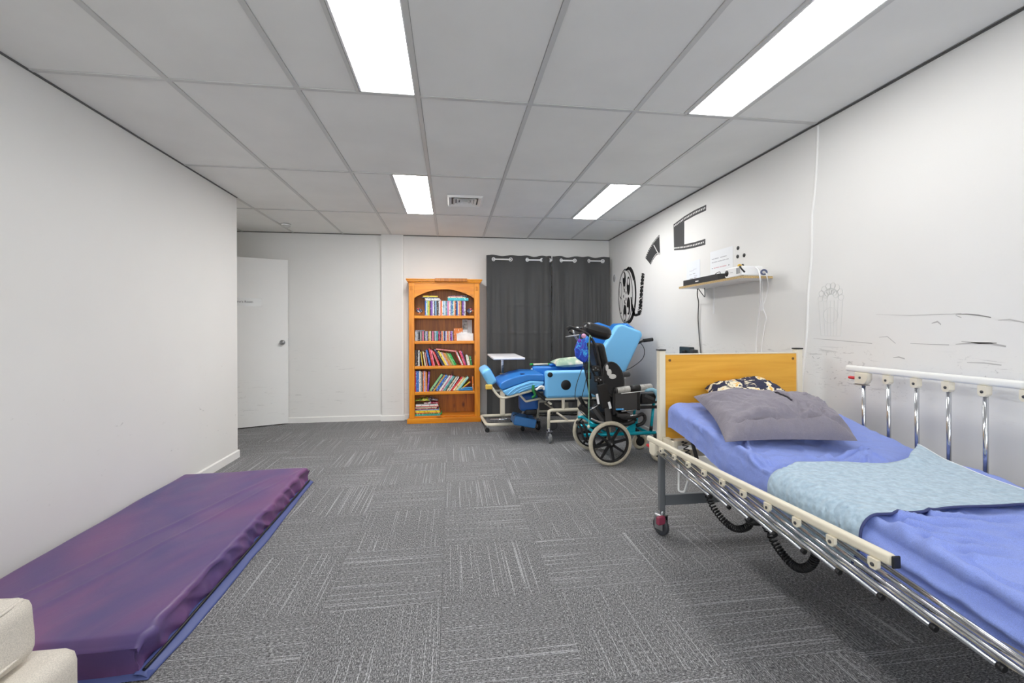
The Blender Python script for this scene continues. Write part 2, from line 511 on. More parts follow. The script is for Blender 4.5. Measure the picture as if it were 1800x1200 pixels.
def skirting(name, x0, x1, y0, y1, n):
    mb = MB()
    # board with a small sloped top edge
    if n in ('-y',):
        mb.prism([(y1, 0), (y0, 0), (y0, .062), (y0 + .006, .07), (y1, .07)], lambda a, b, t: (t, a, b), x0, x1)
    elif n == '+x':
        mb.prism([(x0, 0), (x1, 0), (x1, .062), (x1 - .006, .07), (x0, .07)], lambda a, b, t: (a, t, b), y0, y1)
    else:
        mb.prism([(x1, 0), (x0, 0), (x0, .062), (x0 + .006, .07), (x1, .07)], lambda a, b, t: (a, t, b), y0, y1)
    struct(name, mb, M_TRIM)
skirting('baseboard_back', XA, -.885, YB - .013, YB, '-y')
skirting('baseboard_back_right', -.612, .46, YB - .013, YB, '-y')
skirting('baseboard_column', -.898, -.599, YB - .058, YB - .045, '-y')
skirting('baseboard_left', XL, XL + .013, YF, YE + .013, '+x')
skirting('baseboard_left_end', XL - .11, XL, YE, YE + .013, '+x')
skirting('baseboard_right', XR - .013, XR, YF, YB, '-x')
mb = MB().box(-.628, -.606, YB - .048, YB - .001, 0, CZ - .01)
struct('trim_1', mb, M_TRIM)

# ceiling: deck above, grid rails and individual boards
ceiling = struct('ceiling', MB().box(XA - .12, XR + .12, YF - .12, YB + .12, CZ + .03, CZ + .1), M_GAP)
gX = [-.167 + .6 * k for k in range(-4, 4)]
gY = [2.349 + 1.2 * k for k in range(-4, 3)]
RW = .012
xs = [XA] + [x for x in gX if x > XA + .05] + [XR]
ys = [YF] + [y for y in gY if y > YF + .05] + [YB]
light_slots = []
for r in (-3, -1, 1):  # the rearmost pair is added out of view to brighten the room
    for xa, xb in ((-.467, -.167), (1.333, 1.633)):
        y0 = 2.349 + 1.2 * r
        light_slots.append((xa, xb, y0, y0 + 1.2))
def tile(x0, x1, y0, y1):
    mb = MB(); e = .0138
    mb.box(x0 + e, x1 - e, y0 + e, y1 - e, CZ + .003, CZ + .015)
    mb.build('ceiling_tile', M_CEIL, ceiling)
for a, b in zip(xs, xs[1:]):
    for c, d in zip(ys, ys[1:]):
        if b <= XL + .02 and d <= YE + .02: continue
        slot = [s for s in light_slots if a - .01 < s[0] and s[1] < b + .01 and c - .05 < s[2] and s[3] < d + .05]
        if slot:
            s = slot[0]
            tile(a, s[0], c, d)
            if s[1] < b - .05: tile(s[1], b, c, d)
        else:
            tile(a, b, c, d)
for x in gX:
    y0 = YE if x < XL - .05 else YF
    if x > XA + .05:
        mb = MB().box(x - RW, x + RW, y0, YB, CZ - .002, CZ + .008); mb.build('grid_rail', M_GRID, ceiling)
for y in gY:
    if y > YF + .05:
        for a, b in zip(xs, xs[1:]):
            if b <= XL + .02 and y < YE: continue
            mb = MB().box(a + RW, b - RW, y - RW, y + RW, CZ - .0015, CZ + .008); mb.build('grid_rail', M_GRID, ceiling)
            # the narrow shadow reveal seen beside each cross rail
for s in light_slots:
    mb = MB().box(s[0] - RW, s[0] + RW * .4, s[2], s[3], CZ - .002, CZ + .008); mb.build('grid_rail', M_GRID, ceiling)
# wall angle, its shadow gap painted into the dark grey of the strip
def angle(name, x0, x1, y0, y1):
    struct(name, MB().box(x0, x1, y0, y1, CZ - .006, CZ + .0022), M_GAP)
angle('trim_2', XR - .007, XR, YF, YB)
angle('trim_3', XL, XL + .007, YF, YE)
angle('trim_4', XA, XR, YB - .007, YB)

def ceiling_light(s, label, power):
    x0, x1, y0, y1 = s
    t = thing('ceiling_light', label, 'ceiling light', ((x0 + x1) / 2, (y0 + y1) / 2, CZ))
    mb = MB(); f = .010
    for b in ((x0 + .008, x0 + .008 + f, y0 + .008, y1 - .008), (x1 - .008 - f, x1 - .008, y0 + .008, y1 - .008),
              (x0 + .008, x1 - .008, y0 + .008, y0 + .008 + f), (x0 + .008, x1 - .008, y1 - .008 - f, y1 - .008)):
        mb.box(*b, CZ - .001, CZ + .02)
    mb.build('frame', M_WHITE, t)
    MB().box(x0 + .016, x1 - .016, y0 + .016, y1 - .016, CZ + .002, CZ + .012).build('diffuser', emit_mat('panel_light_diffuser', (1, .99, .972, 1), power), t, label='glowing white diffuser')
    return t
L_LABELS = ['long white ceiling panel light behind the viewpoint, on the bookcase side of the room',
            'long white ceiling panel light behind the viewpoint, on the bed side of the room',
            'glowing ceiling panel light nearest the viewpoint, over the middle of the room',
            'glowing ceiling panel light above the hospital bed',
            'small-looking glowing ceiling panel light beside the square air vent',
            'glowing ceiling panel light near the film strip wall decals']
for s, l, pw in zip(light_slots, L_LABELS, PANEL_POWERS): ceiling_light(s, l, pw)

# air vent
vc = (.135, 4.19)
v = thing('ceiling_vent', 'square white ceiling air vent with nested louvres beside the panel light', 'air vent', (vc[0], vc[1], CZ))
def ring(mb, h0, h1, zo, zi, c=vc):
    for k in range(4):
        a = k * pi / 2; R = Matrix.Rotation(a, 4, 'Z'); T = Matrix.Translation((c[0], c[1], 0))
        vs = [(-h0, -h0, zo), (h0, -h0, zo), (h1, -h1, zi), (-h1, -h1, zi), (-h0, -h0, zo + .004), (h0, -h0, zo + .004), (h1, -h1, zi + .004), (-h1, -h1, zi + .004)]
        mb.add(vs, [(3, 2, 1, 0), (4, 5, 6, 7), (0, 1, 5, 4), (2, 3, 7, 6)], 0, False, T @ R)
mb = MB(); ring(mb, .165, .15, CZ - .003, CZ - .02); ring(mb, .15, .125, CZ - .02, CZ - .005); mb.build('frame', M_TRIM, v)
for h in (.108, .078, .048):
    mb = MB(); ring(mb, h, h - .022, CZ - .021, CZ - .003); mb.build('louvre', M_TRIM, v)
MB().box(vc[0] - .022, vc[0] + .022, vc[1] - .022, vc[1] + .022, CZ - .021, CZ - .016).build('centre_plate', M_TRIM, v)
MB().box(vc[0] - .126, vc[0] + .126, vc[1] - .126, vc[1] + .126, CZ - .0028, CZ - .0012).build('dark_throat', M_BLACK, v)
sd = thing('smoke_detector', 'small round white smoke detector on the ceiling above the open door', 'smoke detector', (-1.89, 5.39, CZ))
MB().lathe([(.052, CZ - .002), (.052, CZ - .012), (.05, CZ - .016)], (-1.89, 5.39, 0)).build('base', M_WHITE, sd)
MB().lathe([(.046, CZ - .016), (.044, CZ - .034), (.03, CZ - .042), (0, CZ - .042)], (-1.89, 5.39, 0)).build('cover', M_GRID, sd)

# ------------------------------------------------------------------ door
F0 = Vector((-2.012, 5.80, 0)); H0 = Vector((-2.765, 5.485, 0))
dx = (F0 - H0).normalized(); dn = Vector((dx.y, -dx.x, 0))        # dn faces the room
DW = (F0 - H0).length
DM = Matrix(((dx.x, dn.x * -1, 0, H0.x), (dx.y, dn.y * -1, 0, H0.y), (0, 0, 1, 0), (0, 0, 0, 1)))   # local x along door, y into the wall
mb = MB().box(0, DW, 0, .036, .012, 2.045, M=DM)
M_DOOR = wall_mat('painted_door', (236, 236, 234), [(.12, .55, .60, .3, (6, 50))], 9)
door = mb.build('door_1', M_DOOR, None, 'open white flush door with a round knob and a name strip', 'door', kind='structure')
mb = MB()
kc = DM @ Vector((DW - .065, 0, 1.02))
mb.lathe([(.032, 0), (.032, .004), (.026, .009)], kc, dn, 20)
mb.lathe([(.010, .008), (.012, .03), (.024, .04), (.027, .052), (.022, .064), (0, .068)], kc, dn, 20)
mb.build('door_knob', M_STEEL, door, 'round satin steel knob')
mb = MB().box(DW - .0005, DW + .003, .006, .03, .97, 1.07, M=DM); mb.build('latch_plate', M_STEEL, door)
zs_ = 1.513
mb = MB().box(.14, .533, -.0016, -.0002, zs_ - .047, zs_ + .047, M=DM); sg = mb.build('name_strip', mat('laminate', (218, 218, 216), .18), door, 'laminated white name strip')
TM = Matrix(((dx.x, 0, dn.x, 0), (dx.y, 0, dn.y, 0), (0, 1, 0, 0), (0, 0, 0, 1)))
tp = DM @ Vector((.259, -.0022, zs_))
text('lettering', "Finn's Room", .036, Matrix.Translation(tp) @ TM, mat('print_grey', (40, 40, 40), .6), door)

# ------------------------------------------------------------------ bookcase
bx0, bx1, by0, by1 = -.519, .363, 5.575, 5.838
ox0, ox1 = -.452, .295
bc = thing('bookcase', 'tall honey pine bookcase with arched top and five shelves', 'bookcase', ((bx0 + bx1) / 2, (by0 + by1) / 2, 0))
for a, b in ((bx0, ox0), (ox1, bx1)):
    mb = MB().rbox(a, b, by0, by0 + .022, .065, 1.755, .003, 1)
    mb.build('stile', M_PINE, bc)
    mid = (a + b) / 2
    for k in (-.012, .0, .012):
        st = MB().cyl((mid + k, by0 - .0005, 1.66), (mid + k, by0 - .0005, 1.715), .0025, 6)
        st.build('flute', M_PINE_BACK, bc)
for a, b in ((bx0, bx0 + .02), (bx1 - .02, bx1)):
    MB().box(a, b, by0 + .022, by1, .0, 1.755).build('side_panel', M_PINE, bc)
SH = [1.348, 1.028, .714, .392]
for z in SH:
    mb = MB().rbox(bx0 + .0205, bx1 - .0205, by0 + .024, by1 - .012, z - .036, z, .002, 1)
    mb.rbox(ox0 + .0005, ox1 - .0005, by0 + .003, by0 + .0238, z - .037, z, .003, 1)
    mb.build('shelf', M_PINE_X, bc)
mb = MB().rbox(bx0 + .0205, bx1 - .0205, by0 + .024, by1 - .012, .066, .086, .002, 1); mb.build('shelf', M_PINE_X, bc)
# arched header
n = 20; pts = [(ox0 + .0005, 1.755), (ox0 + .0005, 1.565)]
for i in range(1, n):
    t = i / n; x = ox0 + (ox1 - ox0) * t
    pts.append((x, 1.565 + .114 * math.sin(pi * t) ** .8))
pts += [(ox1 - .0005, 1.565), (ox1 - .0005, 1.755)]
MB().prism(pts, XZ, by0 + .002, by0 + .022).build('arched_header', M_PINE_X, bc)
MB().box(bx0 + .0205, bx1 - .0205, by0 + .0225, by1 - .012, 1.72, 1.754).build('top_panel', M_PINE_X, bc)
mb = MB()
for k, (z0, z1, e) in enumerate(((1.7555, 1.772, .012), (1.772, 1.79, .024), (1.79, 1.806, .034))):
    mb.rbox(bx0 - e, bx1 + e, by0 - e, by1, z0, z1, .005, 2)
mb.build('cornice', M_PINE_X, bc)
MB().rbox(-.196, .206, by0 - .046, by0 - .0342, 1.772, 1.812, .003, 1).build('cornice_batten', M_PINE_BACK, bc, 'darker batten on the cornice')
mb = MB().rbox(bx0 - .025, bx1 + .008, by0 - .018, by0 + .004, 0, .064, .004, 2)
mb.box(bx0 - .01, bx1 + .008, by0 + .004, by1, 0, .0645)
mb.build('plinth', M_PINE_X, bc)
MB().box(bx0 + .0205, bx1 - .0205, by1 + .0003, by1 + .004, .066, 1.74).build('back_panel', M_PINE_BACK, bc)  # added backing, stops light showing through the gaps between planks
npl = 9; w = (bx1 - bx0 - .042) / npl
for i in range(npl):
    x = bx0 + .021 + i * w
    mb = MB().prism([(x + .0006, by1 - .011), (x + .004, by1 - .008), (x + .004, by1), (x + w - .004, by1), (x + w - .004, by1 - .008), (x + w - .0006, by1 - .011)][::-1], XY, .087, 1.72)
    mb.prism([(x + .003, by1 - .0115), (x + w - .003, by1 - .0115), (x + w - .003, by1 - .009), (x + .003, by1 - .009)], XY, .087, 1.72)
    mb.build('back_plank', M_PINE_BACK, bc)

# ---- books and cases
PAL = {'white': (232, 232, 228), 'cream': (232, 220, 184), 'black': (34, 34, 38), 'brown': (72, 52, 44), 'dark brown': (52, 40, 38), 'navy': (36, 42, 82), 'blue': (48, 104, 186),
       'light blue': (148, 192, 226), 'sky blue': (70, 160, 222), 'teal': (70, 150, 150), 'turquoise': (40, 180, 190), 'green': (30, 160, 70), 'olive green': (122, 142, 44), 'light green': (150, 204, 138),
       'mint': (170, 216, 196), 'yellow': (240, 208, 56), 'gold': (214, 164, 44), 'orange': (232, 128, 40), 'red': (206, 40, 46), 'maroon': (128, 34, 56), 'pink': (232, 130, 160), 'salmon': (232, 146, 140),
       'magenta': (206, 44, 110), 'purple': (122, 62, 170), 'lavender': (176, 160, 212), 'grey': (140, 142, 148), 'silver': (196, 200, 206), 'charcoal': (66, 66, 74)}
M_PAGES = mat('book_pages', (236, 230, 214), .85)
def spine_mat(c):
    key = 'spine_' + c.replace(' ', '_')
    if key in MATS: return MATS[key]
    m = bpy.data.materials.new(key); m.use_nodes = True; n = NT(m)
    base = PAL[c]
    alt = tuple(min(255, 255 - (255 - v) * .35) for v in base) if sum(base) < 480 else tuple(v * .5 for v in base)
    f = n.noise(n.mapping(n.pos(), (60, 60, 46)), 1.0, 2, .5)
    n.link(n.ramp(f, [(.60, S(*base)), (.63, S(*alt)), (.67, S(*alt)), (.70, S(*base))]), n.b.inputs['Base Color'])
    n.b.inputs['Roughness'].default_value = .35
    MATS[key] = m; return m
ORD = ['first', 'second', 'third', 'fourth', 'fifth', 'sixth', 'seventh', 'eighth', 'ninth', 'tenth', 'eleventh', 'twelfth', 'thirteenth', 'fourteenth', 'fifteenth', 'sixteenth', 'seventeenth', 'eighteenth', 'nineteenth', 'twentieth',
       'twenty-first', 'twenty-second', 'twenty-third', 'twenty-fourth', 'twenty-fifth', 'twenty-sixth', 'twenty-seventh', 'twenty-eighth', 'twenty-ninth', 'thirtieth', 'thirty-first', 'thirty-second', 'thirty-third', 'thirty-fourth', 'thirty-fifth', 'thirty-sixth', 'thirty-seventh', 'thirty-eighth', 'thirty-ninth', 'fortieth']
def book_up(x, z, t, h, d, ang, col, label, cat, group, name='book', pages=True, yf=None):
    """upright book, spine to the room; x,z = lowest corner; ang>0 leans its top to the left"""
    yf = (by0 + .03 + random.uniform(0, .012)) if yf is None else yf
    a = abs(ang)
    if ang >= 0: R = Matrix.Translation((x, yf, z)) @ Matrix.Rotation(-a, 4, 'Y')
    else: R = Matrix.Translation((x, yf, z)) @ Matrix.Rotation(a, 4, 'Y') @ Matrix.Translation((-t, 0, 0))
    mb = MB()
    if pages:
        c = min(.0022, t * .2)
        mb.box(0, t, 0, c, 0, h, M=R); mb.box(0, c, c, d, 0, h, M=R); mb.box(t - c, t, c, d, 0, h, M=R)
    else:
        mb.rbox(0, t, 0, d, 0, h, .0018, 1, M=R)
    o = mb.build(name, spine_mat(col), None, label, cat, group)
    if pages:
        MB().box(c, t - c, c + .0002, d - .003, .003, h - .003, M=R).build('pages', M_PAGES, o)
    return o
def book_flat(x0, x1, z0, t, col, label, cat, group, name='book', d=.15, tilt=0, pages=True, dy=0, rz=0):
    yf = by0 + .03 + dy
    M = Matrix.Translation((x0, yf, z0)) @ Matrix.Rotation(rz, 4, 'Z') @ Matrix.Rotation(tilt, 4, 'Y')
    w = x1 - x0; mb = MB()
    if pages:
        c = min(.0022, t * .2)
        mb.box(0, w, 0, c, 0, t, M=M); mb.box(0, w, c, d, 0, c, M=M); mb.box(0, w, c, d, t - c, t, M=M)
    else:
        mb.rbox(0, w, 0, d, 0, t, .0015, 1, M=M)
    o = mb.build(name, spine_mat(col), None, label, cat, group)
    if pages: MB().box(.003, w - .003, c + .0002, d - .003, c, t - c, M=M).build('pages', M_PAGES, o)
    return o
# top shelf: film cases
x = ox0 + .128; cols = ['blue', 'white', 'light green', 'yellow', 'charcoal', 'purple', 'lavender', 'white', 'navy', 'light blue', 'brown', 'charcoal', 'white', 'salmon', 'orange', 'white', 'light blue', 'white', 'teal',
        'lavender', 'pink', 'white', 'silver', 'blue', 'teal', 'white', 'orange', 'navy', 'blue', 'cream', 'salmon', 'gold', 'brown', 'purple', 'lavender', 'white', 'grey', 'blue']
G = 'film cases in the upright row on the top shelf'; k = 0; film_x0 = x
while x < ox0 + .635 and k < len(cols):
    t = random.choice((.0138, .0138, .0142, .0125))
    book_up(x, SH[0], t, .188 + random.uniform(-.003, .002), .135, 0, cols[k], f'{cols[k]} film case, {ORD[k]} from left in the upright row on the top shelf', 'film case', G, 'film_case', False)
    x += t + .0005; k += 1
film_x1 = x
z = SH[0] + .1905
for i, (c, a, b, t) in enumerate((('white', .135, .325, .0145), ('silver', .13, .31, .0145), ('charcoal', .095, .285, .0140), ('yellow', .105, .29, .0140))):
    book_flat(ox0 + a, ox0 + b, z, t, c, f'{c} film case lying flat, {ORD[i]} up in the pile above the upright film cases', 'film case', 'film cases lying on the upright film cases', 'film_case', .135, pages=False, dy=.004)
    z += t + .0006
z = SH[0] + .1905
tq = book_flat(ox0 + .412, ox0 + .675, z, .034, 'turquoise', 'long turquoise box lying flat on the upright film cases, top shelf', 'box', None, 'flat_box', .13, pages=False)
for i, (c, a, b, t) in enumerate((('cream', .412, .64, .010), ('salmon', .42, .6, .009), ('navy', .43, .655, .008))):
    book_flat(ox0 + a, ox0 + b, z + .0345, t, c, f'thin {c} book lying on the turquoise box, {ORD[i]} up in its pile', 'book', 'thin books on the turquoise box', 'book', .12)
    z += t + .0006
def bookend(xc, mir, label):
    t = thing('bookend', label, 'bookend', (xc, by0 + .08, SH[0]))
    MB().rbox(xc - .055, xc + .055, by0 + .04, by0 + .13, SH[0], SH[0] + .006, .002, 1).build('base_plate', M_BLACK, t)
    u = Vector((math.cos(.65), 0, -mir * math.sin(.65))); w = Vector((mir * math.sin(.65), 0, math.cos(.65)))
    c = Vector((xc - mir * .006, by0 + .085, SH[0] + .064))
    MB().obox(c, u, (0, 1, 0), w, .068, .06, .058, .003, 1).build('body', spine_mat('navy'), t)
    for j, (cn, da, db, sa, sb) in enumerate((('red', -.022, .014, .02, .024), ('green', -.026, .024, .012, .010), ('orange', .026 if mir > 0 else -.026, -.020, .014, .018), ('silver', .0, -.012, .03, .012))):
        q = c + u * da * mir + w * db; q.y = by0 + .053
        MB().obox(q, u, (0, 1, 0), w, sa, .006, sb, 0).build('painted_block', spine_mat(cn), t, f'{cn} block')
bookend(ox0 + .062, 1, 'dark tilted-block bookend at the left end of the top shelf')
bookend(ox1 - .058, -1, 'dark tilted-block bookend at the right end of the top shelf')
# second shelf: music discs
x = ox0 + .006; k = 0
cols = ['silver', 'silver', 'grey', 'black', 'charcoal', 'white', 'brown', 'pink', 'black', 'grey', 'silver', 'lavender', 'charcoal', 'gold', 'cream', 'black', 'pink', 'pink', 'brown', 'silver', 'light blue', 'teal', 'maroon', 'magenta', 'charcoal', 'salmon', 'orange', 'white', 'navy',
        'lavender', 'white', 'orange', 'salmon', 'cream', 'maroon', 'purple', 'silver', 'black', 'white', 'teal']
while x < ox0 + .478 and k < 40:
    t = .0102 if k % 7 else .0165
    book_up(x, SH[1], t, .1245 + random.uniform(-.002, .002), .14, 0, cols[k], f'{cols[k]} music disc case, {ORD[k]} from the left in the row on the second shelf', 'disc case', 'music disc cases in the row on the second shelf', 'disc_case', False)
    x += t + .0016; k += 1
book_flat(ox0 + .01, ox0 + .118, SH[1] + .1285, .0085, 'grey', 'grey disc case lying on top of the music disc row', 'disc case', None, 'disc_case', .13, pages=False)
book_flat(ox0 + .488, ox0 + .605, SH[1], .16, 'orange', 'plain orange folder standing behind the white tray on the second shelf', 'folder', None, 'folder', .02, pages=False, dy=.12)
ph = MB().box(ox0 + .600, ox0 + .668, by0 + .165, by0 + .168, SH[1] + .0, SH[1] + .272)
ph = ph.build('photo_sheet', M_PAPER, None, 'tall photo print with a grey portrait standing at the back of the second shelf', 'photo')
mb = MB().box(ox0 + .603, ox0 + .664, by0 + .1642, by0 + .165, SH[1] + .14, SH[1] + .262); mb.build('printed_panel', mat('photo_grey', (196, 194, 190), .5, var=(40, .5)), ph)
MB().box(ox0 + .672, ox0 + .725, by0 + .17, by0 + .173, SH[1], SH[1] + .268).build('paper_sheet', mat('pale_grey_paper', (206, 208, 212), .7), None, 'pale grey paper sheet standing right of the photo print on the second shelf', 'paper')
tr = thing('storage_tray', 'white open box full of papers at the right of the second shelf', 'box', (ox0 + .63, by0 + .085, SH[1]))
M_TRAY = mat('marbled_white_card', (238, 232, 228), .5, var=(14, .9))
mb = MB(); a, b, c, d = ox0 + .525, ox0 + .735, by0 + .03, by0 + .14
mb.box(a, b, c, d, SH[1], SH[1] + .003); mb.box(a, b, c, c + .003, SH[1] + .003, SH[1] + .092); mb.box(a, b, d - .003, d, SH[1] + .003, SH[1] + .092)
mb.box(a, a + .003, c + .003, d - .003, SH[1] + .003, SH[1] + .092); mb.box(b - .003, b, c + .003, d - .003, SH[1] + .003, SH[1] + .092)
mb.build('box_body', M_TRAY, tr)
cp = MB().grid(lambda u, v: (a + .02 + u * .16, c + .012 + v * .08, SH[1] + .088 + .022 * math.sin(pi * u) * math.sin(pi * v) + .02 * nz(u * 6, v * 6, 3)), 12, 8)
cp = cp.build('crumpled_paper', M_PAPER, None, 'crumpled white paper sticking out of the white open box', 'paper')
cp.modifiers.new('solid', 'SOLIDIFY').thickness = .001
# third shelf
z = SH[2]
rows = [(0.004, 0, [('dark brown', .013, .20), ('brown', .013, .198), ('black', .013, .195), ('white', .014, .198)]),
        (.082, .13, [('navy', .011, .185), ('yellow', .008, .18)]),
        (.125, .16, [('cream', .013, .185), ('brown', .011, .178), ('salmon', .010, .172)]),
        (.180, .22, [('blue', .022, .205)]), (.215, .20, [('red', .020, .222), ('pink', .014, .205)]),
        (.292, .40, [('salmon', .013, .205), ('red', .014, .195)]),
        (.345, .48, [('navy', .016, .232), ('black', .014, .21), ('yellow', .019, .205), ('cream', .013, .19), ('lavender', .009, .186), ('orange', .012, .184), ('gold', .010, .178), ('salmon', .009, .176), ('olive green', .018, .182), ('light green', .013, .172), ('green', .022, .165)]),
        (.578, .42, [('red', .010, .20), ('white', .016, .195)]), (.612, .33, [('red', .013, .20), ('magenta', .016, .195), ('navy', .012, .19)]),
        (.662, .2, [('white', .022, .132), ('cream', .010, .122)]), (.703, .16, [('green', .012, .115), ('brown', .011, .112)])]
k = 0; xe = 0
for (x0, ang, items) in rows:
    x = max(x0, xe)
    for (c, t, h) in items:
        book_up(ox0 + x, z, t, h, .15, ang, c, f'{c} book, {ORD[k]} from the left in the leaning row on the third shelf', 'book', 'books in the leaning row on the third shelf')
        x += t / math.cos(ang) + .0006; k += 1
    xe = x
book_flat(ox0 + .262, ox0 + .528, SH[2] + .204, .014, 'salmon', 'salmon book lying across the tops of the leaning books on the third shelf', 'book', None, 'book', .15, tilt=.12)
# fourth shelf
z = SH[3]; k = 0
rows = [(.004, 0, [('red', .011, .262), ('blue', .036, .262), ('white', .013, .262), ('cream', .010, .258), ('grey', .014, .25), ('brown', .011, .252), ('orange', .010, .255), ('lavender', .018, .258), ('gold', .004, .25), ('orange', .015, .248)])]
x = .003
for (c, t, h) in rows[0][2]:
    book_up(ox0 + x, z, t, h, .17, 0, c, f'{c} tall book, {ORD[k]} from the left on the fourth shelf', 'book', 'tall upright books on the fourth shelf'); x += t + .0006; k += 1
book_up(ox0 + .169, z, .017, .25, .17, -.07, 'purple', 'purple tall book leaning at the end of the upright books on the fourth shelf', 'book', 'tall upright books on the fourth shelf')
k = 0
def lean_right(x, ang, items):
    global k
    for (c, t, h) in items:
        x += t / math.cos(ang) + .0006
        book_up(ox0 + x, z, t, h, .16, -ang, c, f'{c} book, {ORD[k]} from the left in the slanting row on the fourth shelf', 'book', 'slanting books on the fourth shelf'); k += 1
    return x
x = lean_right(.172, .62, [('light green', .022, .255), ('navy', .015, .25), ('gold', .016, .24)])
x = lean_right(x + .004, .60, [('blue', .030, .232), ('charcoal', .008, .225), ('white', .020, .228), ('pink', .014, .235), ('silver', .010, .225), ('teal', .022, .22), ('brown', .014, .215), ('cream', .014, .21), ('grey', .013, .212), ('white', .010, .208)])
x = lean_right(x, .68, [('red', .020, .21), ('cream', .018, .208), ('yellow', .010, .205), ('white', .008, .21), ('mint', .018, .218), ('teal', .008, .21)])
x = lean_right(x, .86, [('yellow', .010, .17), ('red', .010, .165)])
mb = MB().rbox(ox0 + .545, ox0 + .725, by0 + .03, by0 + .115, z, z + .022, .006, 2)
pc = mb.build('pouch', mat('bright_blue_nylon', (36, 150, 224), .5, var=(30, .8)), None, 'bright blue flat pouch lying right of the slanting books', 'pouch')
mb = MB().rbox(ox0 + .56, ox0 + .722, by0 + .036, by0 + .11, z + .0222, z + .042, .008, 2); mb.build('flap', spine_mat('sky blue'), pc)
book_up(ox0 + .722, z, .016, .175, .15, .02, 'orange', 'orange book standing alone at the right end of the fourth shelf', 'book', None, yf=by0 + .06)
# bottom shelf pile
z = .087
for i, (c, a, b, t) in enumerate((('teal', .003, .315, .016), ('green', .003, .335, .010), ('red', .006, .315, .010), ('yellow', .004, .31, .028), ('light blue', .006, .30, .012), ('maroon', .003, .288, .014), ('cream', .004, .27, .012), ('black', .02, .265, .007), ('salmon', .01, .292, .012), ('white', .012, .285, .016))):
    book_flat(ox0 + a, ox0 + b, z, t, c, f'{c} book lying flat, {ORD[i]} from the bottom of the bottom shelf pile', 'book', 'books in the pile on the bottom shelf', 'book', .2, dy=random.uniform(0, .01))
    z += t + .0006
def floppy(name, x0, x1, y0, y1, z0, cols, label, seed, amp=.03):
    m = bpy.data.materials.new(name + '_print'); m.use_nodes = True; n = NT(m)
    n.link(n.ramp(n.noise(n.objc(), 26, 3, .6), [(.35, S(*cols[0])), (.48, S(*cols[1])), (.6, S(*cols[2]))], 'CONSTANT'), n.b.inputs['Base Color'])
    n.b.inputs['Roughness'].default_value = .3
    mb = MB().grid(lambda u, v: (x0 + (x1 - x0) * u, y0 + (y1 - y0) * v, z0 + .004 + amp * (math.sin(pi * u) ** .6 * .5 + .45 * abs(nz(u * 3 + seed, v * 2.2, seed)) * 2) * (0.35 + .65 * math.sin(pi * min(1, v * 1.15)))), 16, 12)
    o = mb.build(name, m, None, label, 'magazine'); o.modifiers.new('solid', 'SOLIDIFY').thickness = .004
    o.modifiers['solid'].offset = 1
    return o
floppy('magazine', ox0 + .11, ox0 + .29, by0 + .03, by0 + .2, z, [(230, 230, 232), (196, 60, 84), (52, 40, 60)], 'rumpled white and red magazine at the right of the bottom shelf pile', 2.2, .028)
floppy('magazine', ox0 + .004, ox0 + .18, by0 + .032, by0 + .2, z + .034, [(70, 110, 40), (200, 206, 70), (226, 226, 196)], 'crumpled green and yellow magazine on the left of the bottom shelf pile', 7.1, .045)
floppy('magazine', ox0 + .155, ox0 + .285, by0 + .05, by0 + .2, z + .034, [(60, 62, 72), (164, 166, 178), (226, 226, 230)], 'grey magazine draped on top of the bottom shelf pile', 4.6, .045)

